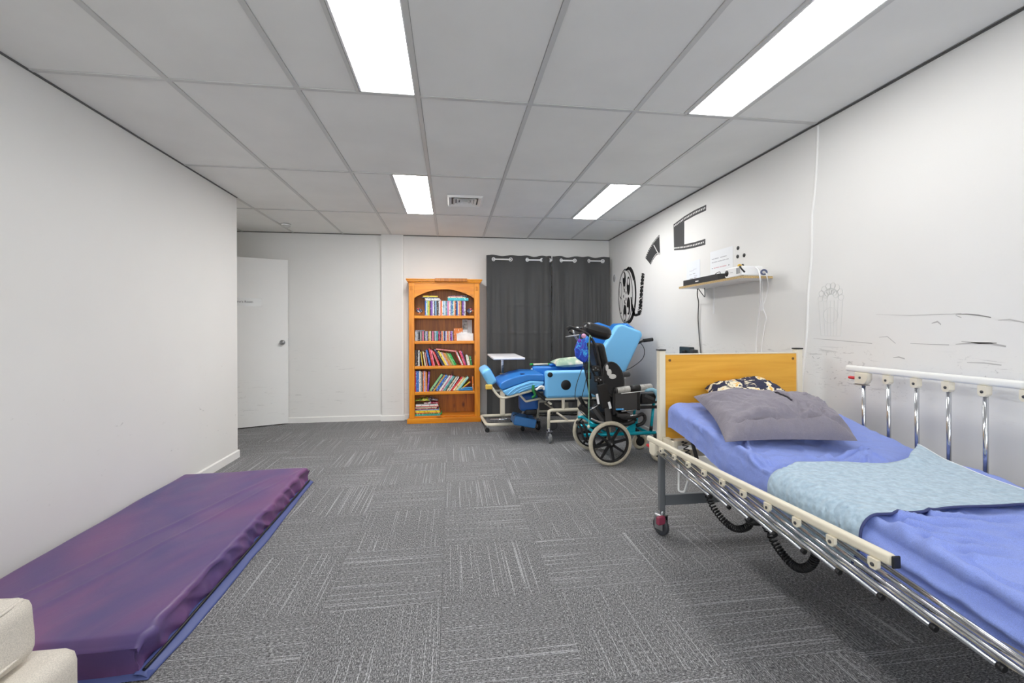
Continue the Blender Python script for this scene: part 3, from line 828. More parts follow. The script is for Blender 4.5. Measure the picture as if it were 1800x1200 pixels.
# ------------------------------------------------------------------ curtains
YR = 5.745; ZR = 2.094
rod = thing('curtain_rod', 'white curtain pole threaded through the charcoal curtains', 'curtain rod', (1.3, YR, ZR))
MB().cyl((.5, YR, ZR), (2.12, YR, ZR), .0105, 14).build('pole', M_WHITE, rod)
for xx in (.50, 2.125):
    MB().ball((xx, YR, ZR), .018, .018, .018).build('finial', M_WHITE, rod)
for xx in (.52, 1.335, 2.09):
    MB().box(xx - .006, xx + .006, YR + .002, YB, ZR - .008, ZR + .008).build('bracket', M_WHITE, rod)
def curtain(x0, x1, rings, label, seed):
    n = len(rings)
    def phase(x):
        if x <= rings[0]: return (x - rings[0]) / .12 * pi * .5
        for i in range(n - 1):
            if x <= rings[i + 1]: return pi * (i + (x - rings[i]) / (rings[i + 1] - rings[i]))
        return pi * (n - 1) + (x - rings[-1]) / .12 * pi * .5
    A = .032
    cres = (1.49, 1.12, .78, .45) if seed < 5 else ()
    def fn(u, v):
        x = x0 + (x1 - x0) * u; zt = 2.146 + .006 * math.cos(phase(x) * 2) - .004 * nz(x * 4, 0, seed)
        z = .035 + (zt - .035) * v
        t = v
        top = math.sin(phase(x)) * A
        fold = .6 * math.sin(phase(x) + .5 * nz(x * 2, z * .6, seed)) * A + (.003 if seed < 5 else .009) * (.4 + 1.4 * abs(nz(x * 4, z * .4, seed + 1))) * math.sin(x * 96 + 2.2 * nz(x * 2, z * .7, seed + 5)) * smooth(0, .3, 1 - v) + .046 * math.sin(x * 38 + 1.8 * nz(x * 1.5, z * .5, seed + 3)) * smooth(0, .5, 1 - v) * (.35 + .65 * abs(nz(x * 3, 9, seed)) * 2)
        y = YR + top * smooth(.82, .97, v) + fold * (1 - smooth(.82, .97, v)) - .004
        y += .010 * nz(x * 7, z * 3, seed)
        for c in cres:
            y -= .009 * math.exp(-((z - c - .006 * nz(x * 5, c, 2)) / .008) ** 2) * (1 if nz(x * 3, c * 5, seed) > -.25 else .25)
        xx = x + .012 * nz(x * 3, z * 1.5, seed + 8) * (1 - v) * math.sin(pi * u)
        return (xx, min(y, 5.835), z)
    mb = MB().grid(fn, 150, 130)
    t = mb.build('curtain', M_CURTAIN, None, label, 'curtain')
    s = t.modifiers.new('solid', 'SOLIDIFY'); s.thickness = .0018; s.offset = 0
    for i, xr in enumerate(rings):
        sg = -1 if i % 2 else 1
        # the ring faces along the fabric, which slopes through the pole here
        slope = A * pi / (rings[1] - rings[0]) * (1 if i % 2 == 0 else -1)
        nrm = Vector((slope, -1, 0)).normalized()
        MB().torus((xr, YR - .004, ZR), nrm, .021, .0065, 20, 8).build('grommet', M_WHITE, t)
    return t
curtain(.462, 1.338, [.559, .788, 1.009, 1.207, 1.316], 'charcoal eyelet curtain panel next to the bookcase, with horizontal fold creases', 2.0)
curtain(1.345, 2.142, [1.473, 1.66, 1.857, 2.052], 'charcoal eyelet curtain panel in the room corner, with close vertical folds', 7.0)

# ------------------------------------------------------------------ overbed table
tb = thing('overbed_table', 'white-topped rolling overbed table with a beige C-shaped base', 'table', (.63, 5.2, 0))
TZ = .862
mb = MB().prism([(.462, 4.74), (.80, 4.74), (.808, 4.75), (.808, 5.54), (.80, 5.55), (.462, 5.55), (.455, 5.54), (.455, 4.75)], XY, TZ - .022, TZ, r=.006, seg=2)
mb.build('tabletop', mat('pale_grey_laminate', (226, 226, 230), .4), tb)
MB().box(.58, .70, 5.30, 5.54, TZ - .04, TZ - .0222).build('top_bracket', M_DGREY, tb)
MB().rbox(.618, .652, 5.435, 5.465, .55, TZ - .03, .004, 2).build('inner_column', M_CHROME, tb)
MB().rbox(.606, .664, 5.425, 5.475, .10, .62, .005, 2).build('outer_column', M_BEIGE, tb)
mb = MB().tube(fillet([(.87, 4.99, .082), (.40, 4.99, .082), (.365, 5.45, .095), (.80, 5.45, .095)], .06), .019, 12)
mb.build('base_tube', M_BEIGE, tb)
MB().cyl((.46, 5.25, .085), (.80, 5.25, .085), .012, 10).build('cross_tube', M_CHROME, tb)
for (cx, cy) in ((.405, 4.975), (.815, 4.985), (.40, 5.44), (.76, 5.44)):
    w = MB().lathe([(.018, -.011), (.025, -.008), (.025, .008), (.018, .011)], (cx, cy, .0255), (.2, 1, 0), 16).build('caster', M_RUBBER, tb)
    MB().cyl((cx, cy, .05), (cx, cy, .075), .008, 8).build('caster_stem', M_STEEL, w)
    MB().rbox(cx - .016, cx + .016, cy - .016, cy + .016, .034, .054, .004, 1).build('caster_hood', M_BLACK, w)

# ------------------------------------------------------------------ reclining care chair
rc = thing('recliner_chair', 'blue vinyl reclining care chair on a beige tubular frame with raised leg rest', 'recliner', (1.3, 4.72, 0))
NY, FY = 4.40, 5.06
# leg rest
prof = [(.485, .585), (.50, .625), (.56, .655), (.66, .69), (.78, .712), (.955, .705), (.955, .635), (.80, .645), (.66, .60), (.53, .555), (.50, .56)]
MB().prism(prof, XZ, NY + .035, FY - .05, r=.018, seg=3).build('leg_rest_cushion', M_BLUE, rc)
def wr(a, b, t): return (a, t, b)
prof = [(.515, .545), (.535, .553), (.66, .598), (.80, .643), (.955, .632), (.945, .60), (.80, .548), (.66, .512), (.585, .49), (.55, .50)]
MB().prism(prof, XZ, NY + .03, FY - .045, r=.014, seg=3).build('leg_rest_underside', M_LBLUE, rc)
for i, (p0, p1, p2) in enumerate((((.57, .50), (.66, .575), (.84, .63)), ((.62, .505), (.70, .56), (.86, .605)), ((.68, .52), (.76, .56), (.90, .59)))):
    MB().tube(crv([(p0[0], NY + .030, p0[1]), (p1[0], NY + .028, p1[1]), (p2[0], NY + .030, p2[1])], 6), [.002] + [.007] * 11 + [.002], 8).build('vinyl_crease', M_LBLUE, rc)
MB().ball((.74, NY + .12, .706), .028, .05, .006).build('tuft_patch', mat('navy_vinyl', (22, 44, 96), .4), rc)
# foot pad and its bent tube
u = Vector((-.49, 0, .87)).normalized(); w = Vector((.87, 0, .49)).normalized()
fp = MB().obox((.385, (NY + FY) / 2 - .02, .685), w, (0, 1, 0), u, .10, .52, .175, .03, 3).build('foot_pad', M_LBLUE, rc)
MB().obox(Vector((.385, (NY + FY) / 2 - .02, .685)) + w * .0515, w, (0, 1, 0), u, .006, .44, .13, .003, 1).build('foot_pad_seam', M_BLUE, fp)
for yy in (NY + .05, FY - .09):
    MB().tube(fillet([(.40, yy, .60), (.44, yy, .535), (.50, yy, .468), (.58, yy, .478), (.96, yy, .575)], .06), .0125, 10).build('leg_rest_tube', M_BEIGE, rc)
MB().rbox(.345, .415, NY + .02, NY + .06, .565, .612, .008, 2).build('yellow_clamp', mat('yellow_plastic', (222, 186, 80), .5), rc, 'yellow plastic clamp')
MB().tube(crv([(.835, NY + .012, .60), (.83, NY + .004, .55), (.85, NY + .008, .50), (.82, NY + .01, .47)], 5), .014, 7).build('green_strap', mat('green_webbing', (30, 120, 60), .8), rc, 'dark green tied strap')
MB().tube(crv([(.86, NY + .0, .55), (.90, NY - .004, .585), (.935, NY + .002, .58), (.94, NY + .004, .55)], 6), .011, 8).build('white_lever', M_WHITE, rc, 'white bent lever')
# arms
def arm(y0, y1, x0, x1, z0, z1, body, name='arm_panel'):
    return MB().rbox(x0, x1, y0, y1, z0, z1, .032, 4).build(name, body, rc)
ap = arm(NY - .01, NY + .085, .957, 1.62, .462, .745, M_LBLUE)
MB().lathe([(.058, -.004), (.052, .001), (.04, .004), (0, .005)], (1.171, NY - .0095, .597), (0, -1, 0), 24).build('arm_hole', M_BLACK, ap, 'dark oval opening')
ap.children[0].scale = (1, 1, 1)
MB().ball((1.005, NY - .010, .705), .028, .006, .026).build('arm_tuft', M_BLACK, ap)
arm(NY + .086, NY + .13, .96, 1.6, .47, .735, M_BLUE, 'arm_lining')
ap2 = arm(FY - .10, FY, .93, 1.62, .45, .745, M_BLUE)
MB().rbox(1.13, 1.58, FY - .098, FY - .004, .7455, .77, .011, 3).build('arm_top_pad', M_BLUE, ap2)
MB().ball((.935, FY - .06, .70), .02, .02, .02).build('arm_button', M_WHITE, ap2)
# seat
MB().rbox(.95, 1.68, NY + .132, FY - .102, .52, .65, .04, 3).build('seat_cushion', M_BLUE, rc)
# back: tilted assembly
bu = Vector((.49, 0, .872)); bn = Vector((-.872, 0, .49))
bm_c = Vector((1.80, (NY + FY) / 2, .93))
bk = MB().obox(bm_c, bu, (0, 1, 0), bn, .62, .46, .12, .05, 4).build('back_cushion', M_BLUE, rc)
pr = [(1.535, .895), (1.555, .87), (1.765, .715), (1.80, .705), (1.825, .73), (2.005, 1.10), (2.005, 1.13), (1.985, 1.15), (1.80, 1.215), (1.76, 1.222), (1.72, 1.20), (1.54, .93)]
wn_ = MB().prism(pr, XZ, NY - .015, NY + .085, r=.028, seg=4).build('back_wing', M_LBLUE, rc)
pr2 = [(a - .05, b + .03) for a, b in pr]
wf = MB().prism(pr2, XZ, FY - .09, FY + .01, r=.028, seg=4).build('back_wing', M_BLUE, rc, 'darker blue inner face')
MB().obox(bm_c + bu * .25 + bn * .045, bu, (0, 1, 0), bn, .13, .44, .10, .045, 4).build('head_cushion', M_BLUE, rc)
# push handle and cable
MB().tube(fillet([(1.90, NY + .05, .98), (2.03, NY + .03, 1.045), (2.06, NY + .03, 1.052)], .03), .011, 10).build('handle_tube', M_BLACK, rc)
hg = MB().tube([(2.03, NY + .03, 1.046), (2.135, NY + .03, 1.058)], [.018, .020], 12).build('handle_grip', M_RUBBER, rc)
MB().tube(crv([(1.98, NY + .02, 1.04), (2.03, NY + .01, .96), (2.01, NY + .0, .86), (1.90, NY + .01, .77), (1.80, NY + .03, .72)], 6), .0035, 6).build('cable', M_BLACK, rc)
# frame
for yy, dz in ((NY + .03, 0), (FY - .06, 0)):
    MB().tube(fillet([(.995, yy, .14), (.998, yy, .333), (1.06, yy, .336), (1.80, yy, .336), (1.84, yy, .14)], .09, 6), .0165, 12).build('frame_hoop', M_BEIGE, rc)
    MB().cyl((1.0, yy, .217), (1.83, yy, .217), .0135, 10).build('frame_bar', M_BEIGE, rc)
    MB().rbox(1.135, 1.165, yy - .015, yy + .015, .345, .463, .003, 1).build('frame_post', M_BEIGE, rc)
    p_ = MB().rbox(1.305, 1.36, yy - .015, yy + .015, .215, .463, .003, 1).build('frame_post', M_BEIGE, rc)
    if yy < 4.6:
        MB().box(1.308, 1.357, yy - .0162, yy - .0152, .25, .315).build('label_sticker', M_PAPER, p_)
    MB().cyl((1.08, yy, .31), (1.20, yy, .225), .0105, 8).build('frame_brace', M_BEIGE, rc)
MB().box(.96, 1.7, NY + .02, NY + .05, .44, .461).build('seat_rail', M_BEIGE, rc)
MB().box(.96, 1.7, FY - .08, FY - .05, .43, .449).build('seat_rail', M_BEIGE, rc)
for xx in (1.02, 1.40, 1.75):
    MB().cyl((xx, NY + .03, .40), (xx, FY - .06, .40), .012, 8).build('cross_tube', M_BEIGE, rc)
MB().cyl((1.0, NY + .14, .41), (1.6, NY + .14, .41), .016, 10).build('actuator', M_DGREY, rc)
MB().tube(fillet([(.70, NY + .16, .50), (.78, NY + .16, .41), (.97, NY + .16, .445)], .015), .014, 4).build('linkage_bar', M_BEIGE, rc)
MB().tube(crv([(.83, NY + .05, .55), (.90, NY + .045, .50), (.95, NY + .04, .455), (1.0, NY + .05, .44)], 5), .018, 8).build('hinge_bracket', M_BLACK, rc)
# calf pad and low foot box under the leg rest
MB().rbox(.74, .95, 4.70, 4.86, .27, .47, .05, 4).build('calf_pad', mat('deep_blue_vinyl', (40, 96, 172), .42), rc)
MB().rbox(.80, .93, 4.70, 4.8, .235, .3, .015, 2).build('calf_bracket', M_BLACK, rc)
fb = MB().obox((.80, 4.85, .155), (1, 0, -.22), (0, 1, 0), (.22, 0, 1), .25, .27, .10, .018, 3).build('foot_box', mat('dusk_blue_vinyl', (62, 126, 190), .42), rc)
for (a, b) in ((.70, 4.80), (.74, 4.92), (.83, 4.78)):
    MB().ball((a, b, .218 - (a - .70) * .2), .022, .022, .012).build('black_button', M_BLACK, fb)
MB().cyl((.80, 4.95, .20), (.92, 4.90, .42), .010, 8).build('foot_box_hanger', M_BEIGE, rc)
# casters
def swivel_caster(cx, cy, parent, r=.052, wheelm=None, ztop=.15, turn=0.3):
    ax = Vector((math.sin(turn), math.cos(turn), 0))
    wl = MB().lathe([(r * .55, -.013), (r * .8, -.015), (r, -.009), (r, .009), (r * .8, .015), (r * .55, .013)], (cx, cy, r + .0005), ax, 22).build('caster', wheelm or mat('grey_rubber', (120, 122, 124), .6), parent)
    MB().lathe([(.010, -.021), (r * .5, -.017), (r * .5, .017), (.010, .021)], (cx, cy, r), ax, 14).build('caster_hub', M_STEEL, wl)
    fk = MB()
    for sg in (-1, 1):
        p = Vector((cx, cy, 0)) + ax * .024 * sg
        fk.obox(p + Vector((0, 0, r + .032)), ax, ax.cross(Vector((0, 0, 1))), (0, 0, 1), .004, .034, .085, .002, 1)
    fk.obox((cx, cy, r * 2 + .012), ax, ax.cross(Vector((0, 0, 1))), (0, 0, 1), .052, .046, .008, .002, 1)
    fk.build('caster_fork', M_CHROME, wl)
    MB().cyl((cx, cy, r * 2 + .016), (cx, cy, ztop), .011, 10).build('caster_stem', M_STEEL, wl)
    return wl
swivel_caster(.998, NY + .02, rc, turn=1.25)
swivel_caster(.995, FY - .06, rc, wheelm=M_RUBBER, turn=1.3)
swivel_caster(1.84, NY + .03, rc, turn=.2)
swivel_caster(1.84, FY - .06, rc, turn=.2)
MB().lathe([(.05, -.02), (.06, -.012), (.06, .012), (.05, .02)], (1.12, FY - .25, .10), (.15, 1, 0), 20).build('drive_motor', M_DGREY, rc)

# pillow builder ------------------------------------------------------------
def pillow_mesh(P00, P10, P11, P01, th, seed=0, n=44, amp=.012, pinch=.06, flat=0., nrm=None, sq=2.6, seam=None, grooves=()):
    P00, P10, P11, P01 = map(Vector, (P00, P10, P11, P01))
    nm = Vector(nrm).normalized() if nrm else (P10 - P00).cross(P01 - P00).normalized()
    mb = MB()
    def base(u, v):
        # edges draw in between the corners
        pu = u + (u - .5) * -pinch * math.sin(pi * v) ** 1
        pv = v + (v - .5) * -pinch * math.sin(pi * u) ** 1
        return P00 * (1 - pu) * (1 - pv) + P10 * pu * (1 - pv) + P11 * pu * pv + P01 * (1 - pu) * pv
    def puff(u, v):
        a = max(0, 1 - abs(2 * u - 1) ** sq); b = max(0, 1 - abs(2 * v - 1) ** sq)
        return (a * b) ** .5
    def ridge(x, y, z): return 1 - 2 * abs(nz(x, y, z))
    def wrk(u, v):
        f = puff(u, v); e = 1 - f
        w = 1.3 * nz(u * 3 + seed, v * 3, seed) + .55 * ridge(u * 5 + v * 2.2 + seed, v * 3 - u, seed) + .35 * ridge(u * 12 + v * 4, v * 5 + seed, seed) + .25 * nz(u * 26, v * 10, seed)
        return amp * w * min(1, f * 2) * (.6 + .7 * e)
    def crease(u, v):
        if not seam: return 0
        d = u - seam[0] - .05 * math.sin(v * 5) * .5
        return -.016 * math.exp(-(d / .022) ** 2) * smooth(seam[1] - .05, seam[1] + .05, v) + .010 * math.exp(-((d - .04) / .03) ** 2) * smooth(seam[1] - .05, seam[1] + .1, v)
    def groove(u, v):
        g = 0
        for (a, b, c, d, w, h) in grooves:
            vx, vy = c - a, d - b; t = max(0, min(1, ((u - a) * vx + (v - b) * vy) / (vx * vx + vy * vy)))
            q = math.hypot(u - a - vx * t - .012 * nz(t * 4, a * 9, 1), v - b - vy * t - .012 * nz(t * 4, b * 9, 2))
            if q < 3 * w: g += h * math.exp(-(q / w) ** 2) * (.35 + .65 * math.sin(pi * min(1, t + .12)))
        return g
    def topf(u, v): return base(u, v) + nm * (groove(u, v) * min(1, puff(u, v) * 2.5) + th * puff(u, v) * (1 - flat) + wrk(u, v) + crease(u, v) * min(1, puff(u, v) * 2))
    mb.grid(topf, n, n)
    mb.grid(lambda u, v: base(1 - u, v) - nm * (th * puff(1 - u, v) * flat + .0006), n, n)
    mb.topf = topf
    return mb
mp = pillow_mesh((1.16, 4.78, .76), (1.58, 4.62, .80), (1.60, 4.98, .82), (1.14, 5.00, .79), .10, 4, 30, .008, .1, .45)
mp.build('pillow', M_MINT, None, 'mint and cream printed pillow lying on the blue recliner seat', 'pillow')
st = thing('stick', 'cream stick with green tips lying on the far arm of the recliner', 'stick', (1.03, FY - .05, .757))
MB().cyl((.945, FY - .055, .763), (1.12, FY - .05, .765), .010, 8).build('stick_body', mat('cream_plastic', (228, 222, 200), .5), st)
for a, b in ((.905, .944), (1.121, 1.15)):
    MB().cyl((a, FY - .055, .763), (b, FY - .052, .765), .011, 8).build('green_tip', mat('bright_green_plastic', (40, 160, 60), .5), st)

# ------------------------------------------------------------------ tilt wheelchair
wc = thing('wheelchair', 'black tilt wheelchair with teal frame and cream tyres beside the bed', 'wheelchair', (1.4, 3.85, 0))
WY, WY2 = 3.605, 4.10
def wheel(cx, cy, r, parent, nsp, tw=.02):
    ax = (0, 1, 0)
    rim = MB().lathe([(r - .045, -.012), (r - .034, -.018), (r - .029, -.012), (r - .029, .012), (r - .034, .018), (r - .045, .012), (r - .045, -.012)], (cx, cy, r), ax, 40).build('wheel', M_BLACK, parent)
    MB().torus((cx, cy, r), ax, r - .019, .019, 44, 12).build('tyre', M_TYRE, rim, 'cream tyre')
    MB().lathe([(0, -.034), (.014, -.034), (.018, -.028), (.034, -.018), (.034, .018), (.02, .024), (0, .024)], (cx, cy, r), ax, 20).build('hub', M_BLACK, rim)
    MB().lathe([(0, -.038), (.008, -.038), (.008, -.033), (0, -.033)], (cx, cy, r), ax, 10).build('axle_button', M_STEEL, rim)
    for k in range(nsp):
        a = 2 * pi * k / nsp + .2
        d = Vector((math.cos(a), 0, math.sin(a))); s = Vector((-math.sin(a), 0, math.cos(a))); c = Vector((cx, cy, r))
        w0, w1 = .0125, .0085
        ri, ro = .028, r - .040
        vs = []
        for (rr, w) in ((ri, w0), (ro, w1)):
            for (sw, sy) in ((-1, -1), (1, -1), (1, 1), (-1, 1)):
                vs.append(c + d * rr + s * w * sw + Vector((0, .008 * sy, 0)))
        MB().add(vs, [(3, 2, 1, 0), (4, 5, 6, 7), (0, 1, 5, 4), (1, 2, 6, 5), (2, 3, 7, 6), (3, 0, 4, 7)]).build('spoke', M_BLACK, rim)
    return rim
wheel(1.35, WY, .192, wc, 8)
wheel(1.35, WY2, .192, wc, 8)
# teal base frame
for yy in (WY + .06, WY2 - .06):
    xo = 0 if yy < 3.8 else .09
    MB().cyl((1.13 + xo, yy, .255), (1.79, yy, .255), .0155, 12).build('lower_tube', M_TEAL, wc)
    MB().cyl((1.085 + xo * 1.2, yy, .335), (1.30, yy, .335), .0135, 12).build('rear_tube', M_TEAL, wc)
    MB().tube([(1.775, yy, .52), (1.745, yy, .26)], .0125, 10).build('front_strut', M_TEAL, wc)
    MB().tube([(1.7515, yy, .315), (1.7465, yy, .275)], .0145, 10).build('strut_sleeve', M_BLACK, wc)
    pr = [(1.50, .265), (1.50, .285), (1.555, .33), (1.575, .385), (1.60, .40), (1.625, .39), (1.625, .365), (1.605, .33), (1.60, .265)]
    br = MB().prism(pr, XZ, yy - .009, yy + .009, r=.004, seg=1).build('pivot_bracket', M_TEAL, wc)
    MB().lathe([(.013, 0), (.013, .006), (0, .008)], (1.60, yy - .009, .375), (0, -1, 0), 12).build('pivot_bolt', M_BLACK, br)
    MB().tube(fillet([(1.36, yy, .33), (1.42, yy, .335), (1.44, yy, .285), (1.40, yy, .262)], .02), .008, 8).build('teal_hook', M_TEAL, wc)
for xx, z_ in ((1.26, .255), (1.35, .255), (1.72, .255), (1.24, .335)):
    MB().cyl((xx, WY + .06, z_), (xx, WY2 - .06, z_), .013, 10).build('cross_tube', M_TEAL, wc)
MB().cyl((1.35, WY, .192), (1.35, WY2, .192), .011, 10).build('axle', M_STEEL, wc)
# brake levers, black rods at the rear
for dx_, in ((0,), (.04,)):
    MB().tube(fillet([(1.07 + dx_, WY + .03, .37), (1.10 + dx_, WY + .025, .33), (1.12 + dx_, WY + .03, .24), (1.16 + dx_, WY + .035, .20)], .02), .010, 8).build('brake_rod', M_BLACK, wc)
    MB().ball((1.07 + dx_, WY + .03, .375), .017, .014, .017).build('brake_knob', M_BLACK, wc)
# front casters
for yy in (WY + .06, WY2 - .04):
    cw = MB().torus((1.82, yy, .078), (0, 1, 0), .058, .020, 26, 8).build('front_caster', M_TYRE, wc)
    MB().lathe([(.045, -.012), (.03, -.016), (.012, -.018), (.012, .018), (.03, .016), (.045, .012)], (1.82, yy, .078), (0, 1, 0), 18).build('caster_hub', M_BLACK, cw)
    mbk = MB()
    for sg in (-1, 1): mbk.obox((1.80, yy + sg * .028, .125), (1, 0, .4), (0, 1, 0), (-.4, 0, 1), .03, .006, .13, .002, 1)
    mbk.obox((1.785, yy, .19), (1, 0, 0), (0, 1, 0), (0, 0, 1), .04, .064, .02, .004, 1)
    mbk.build('caster_fork', M_BLACK, cw)
    MB().cyl((1.785, yy, .19), (1.785, yy, .255), .014, 10).build('caster_stem', M_BLACK, cw)
# seat unit
for yy in (WY + .03, WY2 - .03):
    MB().rbox(1.36, 1.80, yy - .012, yy + .012, .475, .50, .004, 1).build('seat_rail', M_BLACK, wc)
    MB().tube(fillet([(1.40, yy, .47), (1.46, yy, .395), (1.58, yy, .40), (1.66, yy, .435), (1.685, yy, .39), (1.66, yy, .345), (1.60, yy, .33)], .04, 5), .015, 10).build('tilt_rocker', M_BLACK, wc)
    MB().tube(crv([(1.22, yy, .52), (1.28, yy, .42), (1.38, yy, .355), (1.50, yy, .345), (1.58, yy, .37)], 6), .019, 10).build('tilt_arm', M_BLACK, wc)
MB().rbox(1.36, 1.80, WY + .05, WY2 - .05, .505, .585, .03, 3).build('seat_cushion', cloth_mat('black_mesh_fabric', (30, 30, 32), .85, 600), wc)
MB().rbox(1.70, 1.80, WY + .055, WY + .10, .53, .555, .006, 1).build('red_tag', M_RED, wc, 'red fabric tag')
MB().rbox(1.64, 1.79, WY + .008, WY + .045, .52, .61, .012, 2).build('thigh_guide', M_BLACK, wc)
MB().obox((1.71, WY + .006, .575), (1, 0, -.45), (0, 1, 0), (.45, 0, 1), .09, .012, .03, .005, 1).build('thigh_guide_clamp', M_DGREY, wc)
MB().cyl((1.46, WY + .03, .46), (1.58, WY + .03, .47), .011, 8).build('tilt_spring', M_CHROME, wc)
MB().rbox(1.42, 1.54, WY + .015, WY + .045, .41, .44, .004, 1).build('seat_bracket', M_DGREY, wc)
MB().cyl((1.52, WY + .03, .415), (1.62, WY + .03, .425), .009, 8).build('chrome_link', M_CHROME, wc)
# side guard and arm rests
MB().rbox(1.385, 1.60, WY - .006, WY + .006, .475, .628, .006, 1).build('side_guard', M_DGREY, wc)
MB().box(1.40, 1.47, WY - .0085, WY - .0062, .477, .492).build('blue_sticker', spine_mat('sky blue'), wc)
for xx, z0, z1 in ((1.605, .47, .655), (1.382, .44, .65)):
    MB().rbox(xx - .012, xx + .012, WY - .012, WY + .012, z0, z1, .003, 1).build('arm_post', M_BLACK, wc)
def armrest(yy, z_, taped):
    p0 = Vector((1.40, yy, .645 + z_)); p1 = Vector((1.73, yy, .672 + z_)); d = (p1 - p0)
    o = MB().tube([p0 - d.normalized() * .012, p0, p0 + d * .97, p1], [.016, .027, .027, .016], 14).build('armrest', mat('silver_tape', (206, 206, 202), .45, .1, var=(60, .82)) if taped else M_DGREY, wc, 'arm pad wrapped in silver tape' if taped else 'plain black arm pad')
    if taped:
        MB().tube([p0 + d * .38, p0 + d * .66], .0278, 14).build('black_tape', M_BLACK, o)
        MB().tube([p0 - d.normalized() * .02, p0 + d * .03], [.024, .0282], 14).build('end_cap', M_BLACK, o)
    MB().obox((p0 + p1) / 2 - Vector((0, 0, .03)), d, (0, 1, 0), Vector((0, 1, 0)).cross(-d), .24, .03, .008, .002, 1).build('armrest_plate', M_WHITE, o)
    return o
armrest(WY, 0, True)
armrest(WY2 - .02, .06, False)
MB().tube(fillet([(1.50, WY2 - .02, .50), (1.50, WY2 - .02, .66)], .01), .009, 8).build('arm_post', M_BLACK, wc)
MB().tube(crv([(1.66, WY - .005, .642), (1.72, WY - .02, .648), (1.765, WY - .01, .62), (1.778, WY - .01, .58), (1.755, WY - .012, .545)], 5), [.012, .016, .019, .018, .017, .016, .016, .016, .019, .02, .021, .022, .022, .02, .018, .016, .014, .012, .010, .006, .003], 8).build('blue_glove', mat('pale_blue_nitrile', (150, 206, 232), .5), wc, 'pale blue disposable glove tucked in')
# back canes, shell and pads
def cane(yy, near=True):
    pts = crv([(1.12, yy, 1.150), (1.175, yy, 1.115), (1.215, yy, 1.055), (1.245, yy, .965), (1.275, yy, .82), (1.315, yy, .60), (1.335, yy, .50)], 6)
    MB().tube(pts, .0125, 10).build('back_cane', M_BLACK, wc)
    if not near: return
    MB().tube(crv([(1.185, yy + .005, 1.09), (1.165, yy + .005, .98), (1.19, yy + .005, .85), (1.26, yy + .005, .70)], 6), .010, 8).build('rear_cane', M_BLACK, wc)
    g = MB().tube(crv([(1.135, yy, 1.145), (1.07, yy, 1.168), (1.01, yy, 1.186), (.98, yy, 1.172)], 5), [.011] * 4 + [.014] * 6 + [.0185] * 6, 12).build('push_handle', M_RUBBER, wc)
    MB().tube(crv([(1.11, yy, 1.125), (1.04, yy, 1.118), (.965, yy, 1.108)], 5), [.009, .009, .008, .007, .007, .006, .006, .006, .006, .005, .004], 8).build('brake_lever', M_STEEL, g)
    MB().rbox(1.085, 1.13, yy - .016, yy + .016, 1.115, 1.15, .006, 1).build('lever_clamp', M_BLACK, g)
cane(WY + .02); cane(WY2 - .02, False)
d_b = Vector((.215, 0, -.977)).normalized(); n_b = Vector((.977, 0, .215)).normalized()
c_b = Vector((1.285, (WY + WY2) / 2, .80))
MB().obox(c_b, d_b, (0, 1, 0), n_b, .50, .40, .045, .02, 3).build('back_shell', M_BLACK, wc)
bp = MB().obox(c_b + n_b * .06, d_b, (0, 1, 0), n_b, .48, .38, .07, .034, 4).build('back_pad', MATS['black_mesh_fabric'], wc)
# lateral trunk support: rounded pad seen from the side
pts = []
for i in range(24):
    a = 2 * pi * i / 24
    pts.append((1.385 + .095 * math.cos(a) + .02 * math.sin(a) * -1, .735 + .155 * math.sin(a)))
lp = MB().prism(pts, XZ, WY + .005, WY + .05, r=.014, seg=3).build('lateral_pad', MATS['black_mesh_fabric'], wc)
MB().tube([Vector((a, WY + .008, b)) for a, b in pts], .0035, 6, closed=True).build('pad_piping', M_DGREY, lp)
for (a, b, r1, r2) in ((1.345, .80, .022, .03), (1.375, .765, .034, .022), (1.325, .84, .014, .03)):
    MB().ball((a, WY + .004, b), r1, .003, r2, 10, 6).build('worn_patch', mat('worn_white_vinyl', (214, 214, 212), .5), lp, 'worn whitish patch')
for (a, b) in ((1.215, .835), (1.24, .745)):
    cl = MB().rbox(a - .03, a + .045, WY - .006, WY + .034, b - .026, b + .026, .008, 2).build('back_clamp', M_BLACK, wc)
    for q in range(3):
        MB().lathe([(.006, 0), (.006, .004), (0, .006)], (a - .015 + q * .02, WY - .006, b + (q % 2) * .014 - .007), (0, -1, 0), 8).build('clamp_bolt', M_STEEL, cl)
for (a, b) in ((1.155, .855), (1.165, .775)):
    MB().rbox(a - .022, a + .022, WY + .0, WY + .03, b - .03, b + .03, .01, 2).build('strap_bracket', M_BLACK, wc)
MB().obox((1.305, WY + .02, .60), d_b, (0, 1, 0), n_b, .22, .035, .10, .015, 2).build('hip_block', M_BLACK, wc)
MB().obox((1.335, WY + .012, .44), (.12, 0, -1), (0, 1, 0), (1, 0, .12), .17, .012, .055, .004, 1).build('hip_plate', M_DGREY, wc)
MB().obox((1.155, WY + .02, .46), (.75, 0, -.66), (0, 1, 0), (.66, 0, .75), .19, .02, .05, .006, 1).build('rear_link', M_BLACK, wc)
MB().obox((1.245, WY + .02, .44), (.6, 0, -.8), (0, 1, 0), (.8, 0, .6), .16, .02, .035, .006, 1).build('rear_link', M_DGREY, wc)
MB().tube(crv([(1.18, WY + .01, .41), (1.25, WY, .38), (1.31, WY + .005, .37)], 5), .010, 8).build('chrome_cable_end', M_CHROME, wc)
MB().cyl((1.17, WY + .005, .48), (1.24, WY + .005, .52), .006, 8).build('chrome_pin', M_CHROME, wc)
MB().obox((1.24, WY + .0, .575), (.18, 0, -1), (0, 1, 0), (1, 0, .18), .09, .006, .02, .002, 1).build('white_strap', M_PAPER, wc, 'white webbing end')
